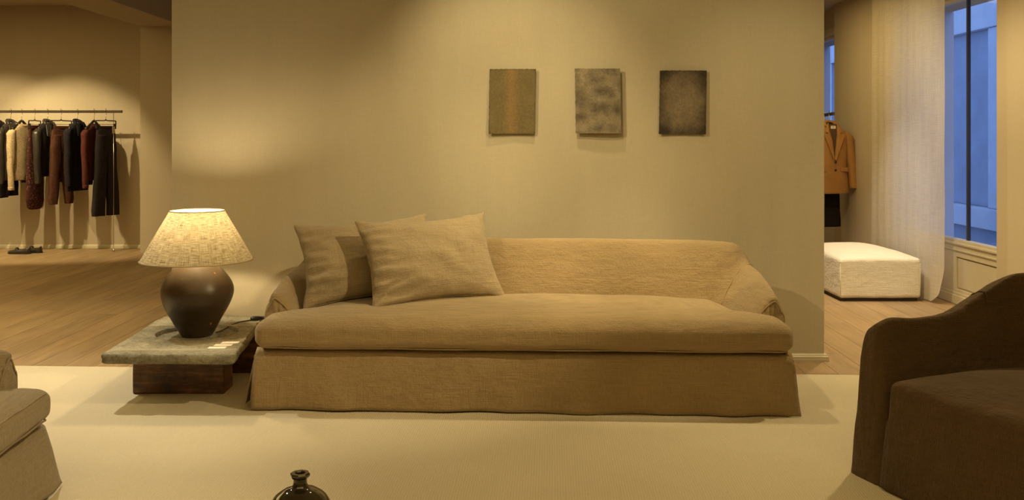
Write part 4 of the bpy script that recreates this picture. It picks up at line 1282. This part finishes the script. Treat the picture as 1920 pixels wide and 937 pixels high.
# ------------------------------------------------------------------ right rail with blazer
A = (3.115, 9.20, 1.504); B = (3.240, 9.85, 1.504)
rail_thing('clothes_rail', 'dark clothes rail end beside the far right window', [A, B], [(3.093, 9.40, 0)])
jx, jy, jrz = 3.110, 9.30, radians(12)
M_SUEDE = plain('tan_suede', (0.34, 0.175, 0.062), 0.9, spec=0.15, vary=0.12, vs=9)
hanger('black hanger carrying the tan suede blazer', jx, jy, jrz, 'shoulder', 1.504, 'hangers on the right clothes rail', drop=0.10)
def blazer():
    top = 1.405
    t = thing('blazer', 'tan suede blazer with notched lapels half hidden by the middle wall', 'jacket', (jx, jy, top), jrz)
    H = -0.665
    rows = [(-0.0, 0, 0.01, 0.055, 0.030), (-0.030, 0, 0, 0.10, 0.045), (-0.070, 0, 0, 0.155, 0.058), (-0.115, 0, 0, 0.185, 0.068), (-0.24, 0, 0, 0.172, 0.078),
            (-0.38, 0, 0, 0.168, 0.080), (-0.55, 0, 0, 0.185, 0.082), (H + 0.01, 0, 0, 0.192, 0.082), (H, 0, 0, 0.188, 0.078)]
    loft('body', rows, M_SUEDE, t, n=44, m=40, folds=0.8, amp=0.006, seed=2, p=2.8)
    for s in (-1, 1):
        rr = [(-0.080, s * 0.150, 0, 0.035, 0.045), (-0.115, s * 0.188, 0, 0.050, 0.056), (-0.24, s * 0.205, -0.005, 0.047, 0.054), (-0.40, s * 0.222, -0.015, 0.046, 0.050), (-0.60, s * 0.232, -0.035, 0.040, 0.044), (-0.615, s * 0.232, -0.035, 0.038, 0.042)]
        loft('sleeve', rr, M_SUEDE, t, n=20, m=26, folds=1, amp=0.004, seed=s)
        # lapel, notched
        V = [(s * 0.040, -0.042, 0.012), (s * 0.070, -0.058, -0.030), (s * 0.082, -0.074, -0.075), (s * 0.060, -0.080, -0.088), (s * 0.105, -0.086, -0.100), (s * 0.100, -0.089, -0.125), (s * 0.012, -0.098, -0.345), (s * 0.000, -0.092, -0.335), (s * 0.022, -0.082, -0.16), (s * 0.030, -0.060, -0.04)]
        V2 = [(a, b - 0.006, c) for a, b, c in V]
        n = len(V)
        f = [tuple(range(n)), tuple(range(n, 2 * n))[::-1]] + [(i, n + i, n + (i + 1) % n, (i + 1) % n) for i in range(n)]
        put('lapel', tidy(mesh('lapel', V + V2, f)), M_SUEDE, t)
        box('pocket_flap', s * 0.108 - 0.036, s * 0.108 + 0.036, -0.087, -0.070, -0.455, -0.415, M_SUEDE, t, 0.004)
    # lining seen in the neck opening
    V = [(-0.045, -0.052, 0.0), (0.045, -0.052, 0.0), (0.030, -0.076, -0.10), (0.006, -0.0865, -0.32), (-0.006, -0.0865, -0.32), (-0.030, -0.076, -0.10)]
    V2 = [(a, b - 0.003, c) for a, b, c in V]
    f = [tuple(range(6)), tuple(range(6, 12))[::-1]] + [(i, 6 + i, 6 + (i + 1) % 6, (i + 1) % 6) for i in range(6)]
    put('lining', tidy(mesh('lining', V + V2, f)), plain('brown_lining', (0.07, 0.035, 0.018), 0.6), t)
    tube('collar', [(-0.066, -0.045, -0.022), (-0.048, 0.004, 0.014), (0, 0.026, 0.026), (0.048, 0.004, 0.014), (0.066, -0.045, -0.022)], [0.010, 0.015, 0.017, 0.015, 0.010], M_SUEDE, t, n=8, sub=4)
    lab = box('neck_label', -0.026, 0.026, -0.0015, 0.0, -0.014, 0.014, plain('white_label', (0.72, 0.66, 0.52), 0.7, vary=0.02), t)
    lab.location = (0, -0.066, -0.030)
    tx = bpy.data.curves.new('label_lettering', 'FONT'); tx.body = 'ITE'; tx.size = 0.014; tx.align_x = 'CENTER'; tx.align_y = 'CENTER'; tx.extrude = 0.0003
    tmp = bpy.data.objects.new('lettering_source', tx); COL.objects.link(tmp)
    dg = bpy.context.evaluated_depsgraph_get()
    me = bpy.data.meshes.new_from_object(tmp.evaluated_get(dg)); bpy.data.objects.remove(tmp)
    txo = put('label_lettering', me, None, lab)
    txo.location = (0, -0.0018, 0); txo.rotation_euler = (pi / 2, 0, 0)
    me.materials.clear(); me.materials.append(M_HANG)
    for z in (-0.365, -0.440):
        b = lathe('button', [(0, 0), (0.010, 0), (0.011, 0.002), (0.009, 0.004), (0, 0.003)], M_HANG, t, 16)
        b.rotation_euler = (pi / 2, 0, 0); b.location = (0.012, -0.088, z)
    return t
blazer()
sk = thing('skirt', 'black skirt hanging below and behind the tan suede blazer', 'skirt', (3.105, 9.46, 1.28), radians(12))
loft('skirt_body', [(0.0, 0, 0, 0.13, 0.025), (-0.20, 0, 0, 0.15, 0.045), (-0.55, 0, 0, 0.165, 0.055), (-0.875, 0, 0, 0.180, 0.058)], M_BLK, sk, m=34, folds=1.2, amp=0.006, seed=4)
hanger('black clip hanger carrying the black skirt', 3.105, 9.46, radians(12), 'clip', 1.504, 'hangers on the right clothes rail', drop=0.18)

# ------------------------------------------------------------------ vase in front
def vase_mat():
    m, nt, b, out = new_mat('black_brown_glaze')
    a = noise_n(nt, coords(nt), 7.0, 4, 0.6)
    nt.links.new(ramp(nt, a, [(0.35, (0.016, 0.012, 0.006)), (0.7, (0.050, 0.038, 0.016))]), b.inputs['Base Color'])
    b.inputs['Roughness'].default_value = 0.08; b.inputs['Coat Weight'].default_value = 0.6
    return m
M_VASE = vase_mat()
vase = thing('vase', 'small glossy black brown vase with a faceted rim, cut by the bottom edge', 'vase', (-0.628, 2.935, RZ))
vp = [(0.0, 0.0), (0.060, 0.0), (0.066, 0.006), (0.086, 0.05), (0.100, 0.10), (0.098, 0.14), (0.080, 0.175), (0.052, 0.196), (0.030, 0.206), (0.0225, 0.214), (0.0205, 0.226), (0.0215, 0.236)]
lathe('body', [(0, 0)] + catmull(vp[1:], 5), M_VASE, vase, 64)
lathe('rim', [(0.0215, 0.232), (0.026, 0.235), (0.0300, 0.241), (0.0305, 0.246), (0.0275, 0.2495), (0.017, 0.2495), (0.0145, 0.246), (0.0140, 0.225), (0.0, 0.222)], M_VASE, vase, 8, sharp=True)

# ------------------------------------------------------------------ sprinkler heads
for (x, y, z, lb) in ((-5.12, 10.25, ZC, 'small sprinkler head on the ceiling above the left clothes rail'), (2.86, 8.45, 2.64, 'small sprinkler head on the ceiling of the right room')):
    t = thing('sprinkler_head', lb, 'sprinkler', (x, y, z))
    lathe('escutcheon', [(0, -0.006), (0.022, -0.006), (0.026, 0.0), (0, 0.0)], M_STEEL, t, 20)
    lathe('nozzle', [(0, -0.050), (0.012, -0.050), (0.012, -0.047), (0.003, -0.044), (0.004, -0.020), (0.007, -0.018), (0.007, -0.005), (0, -0.005)], M_BLACK, t, 12)
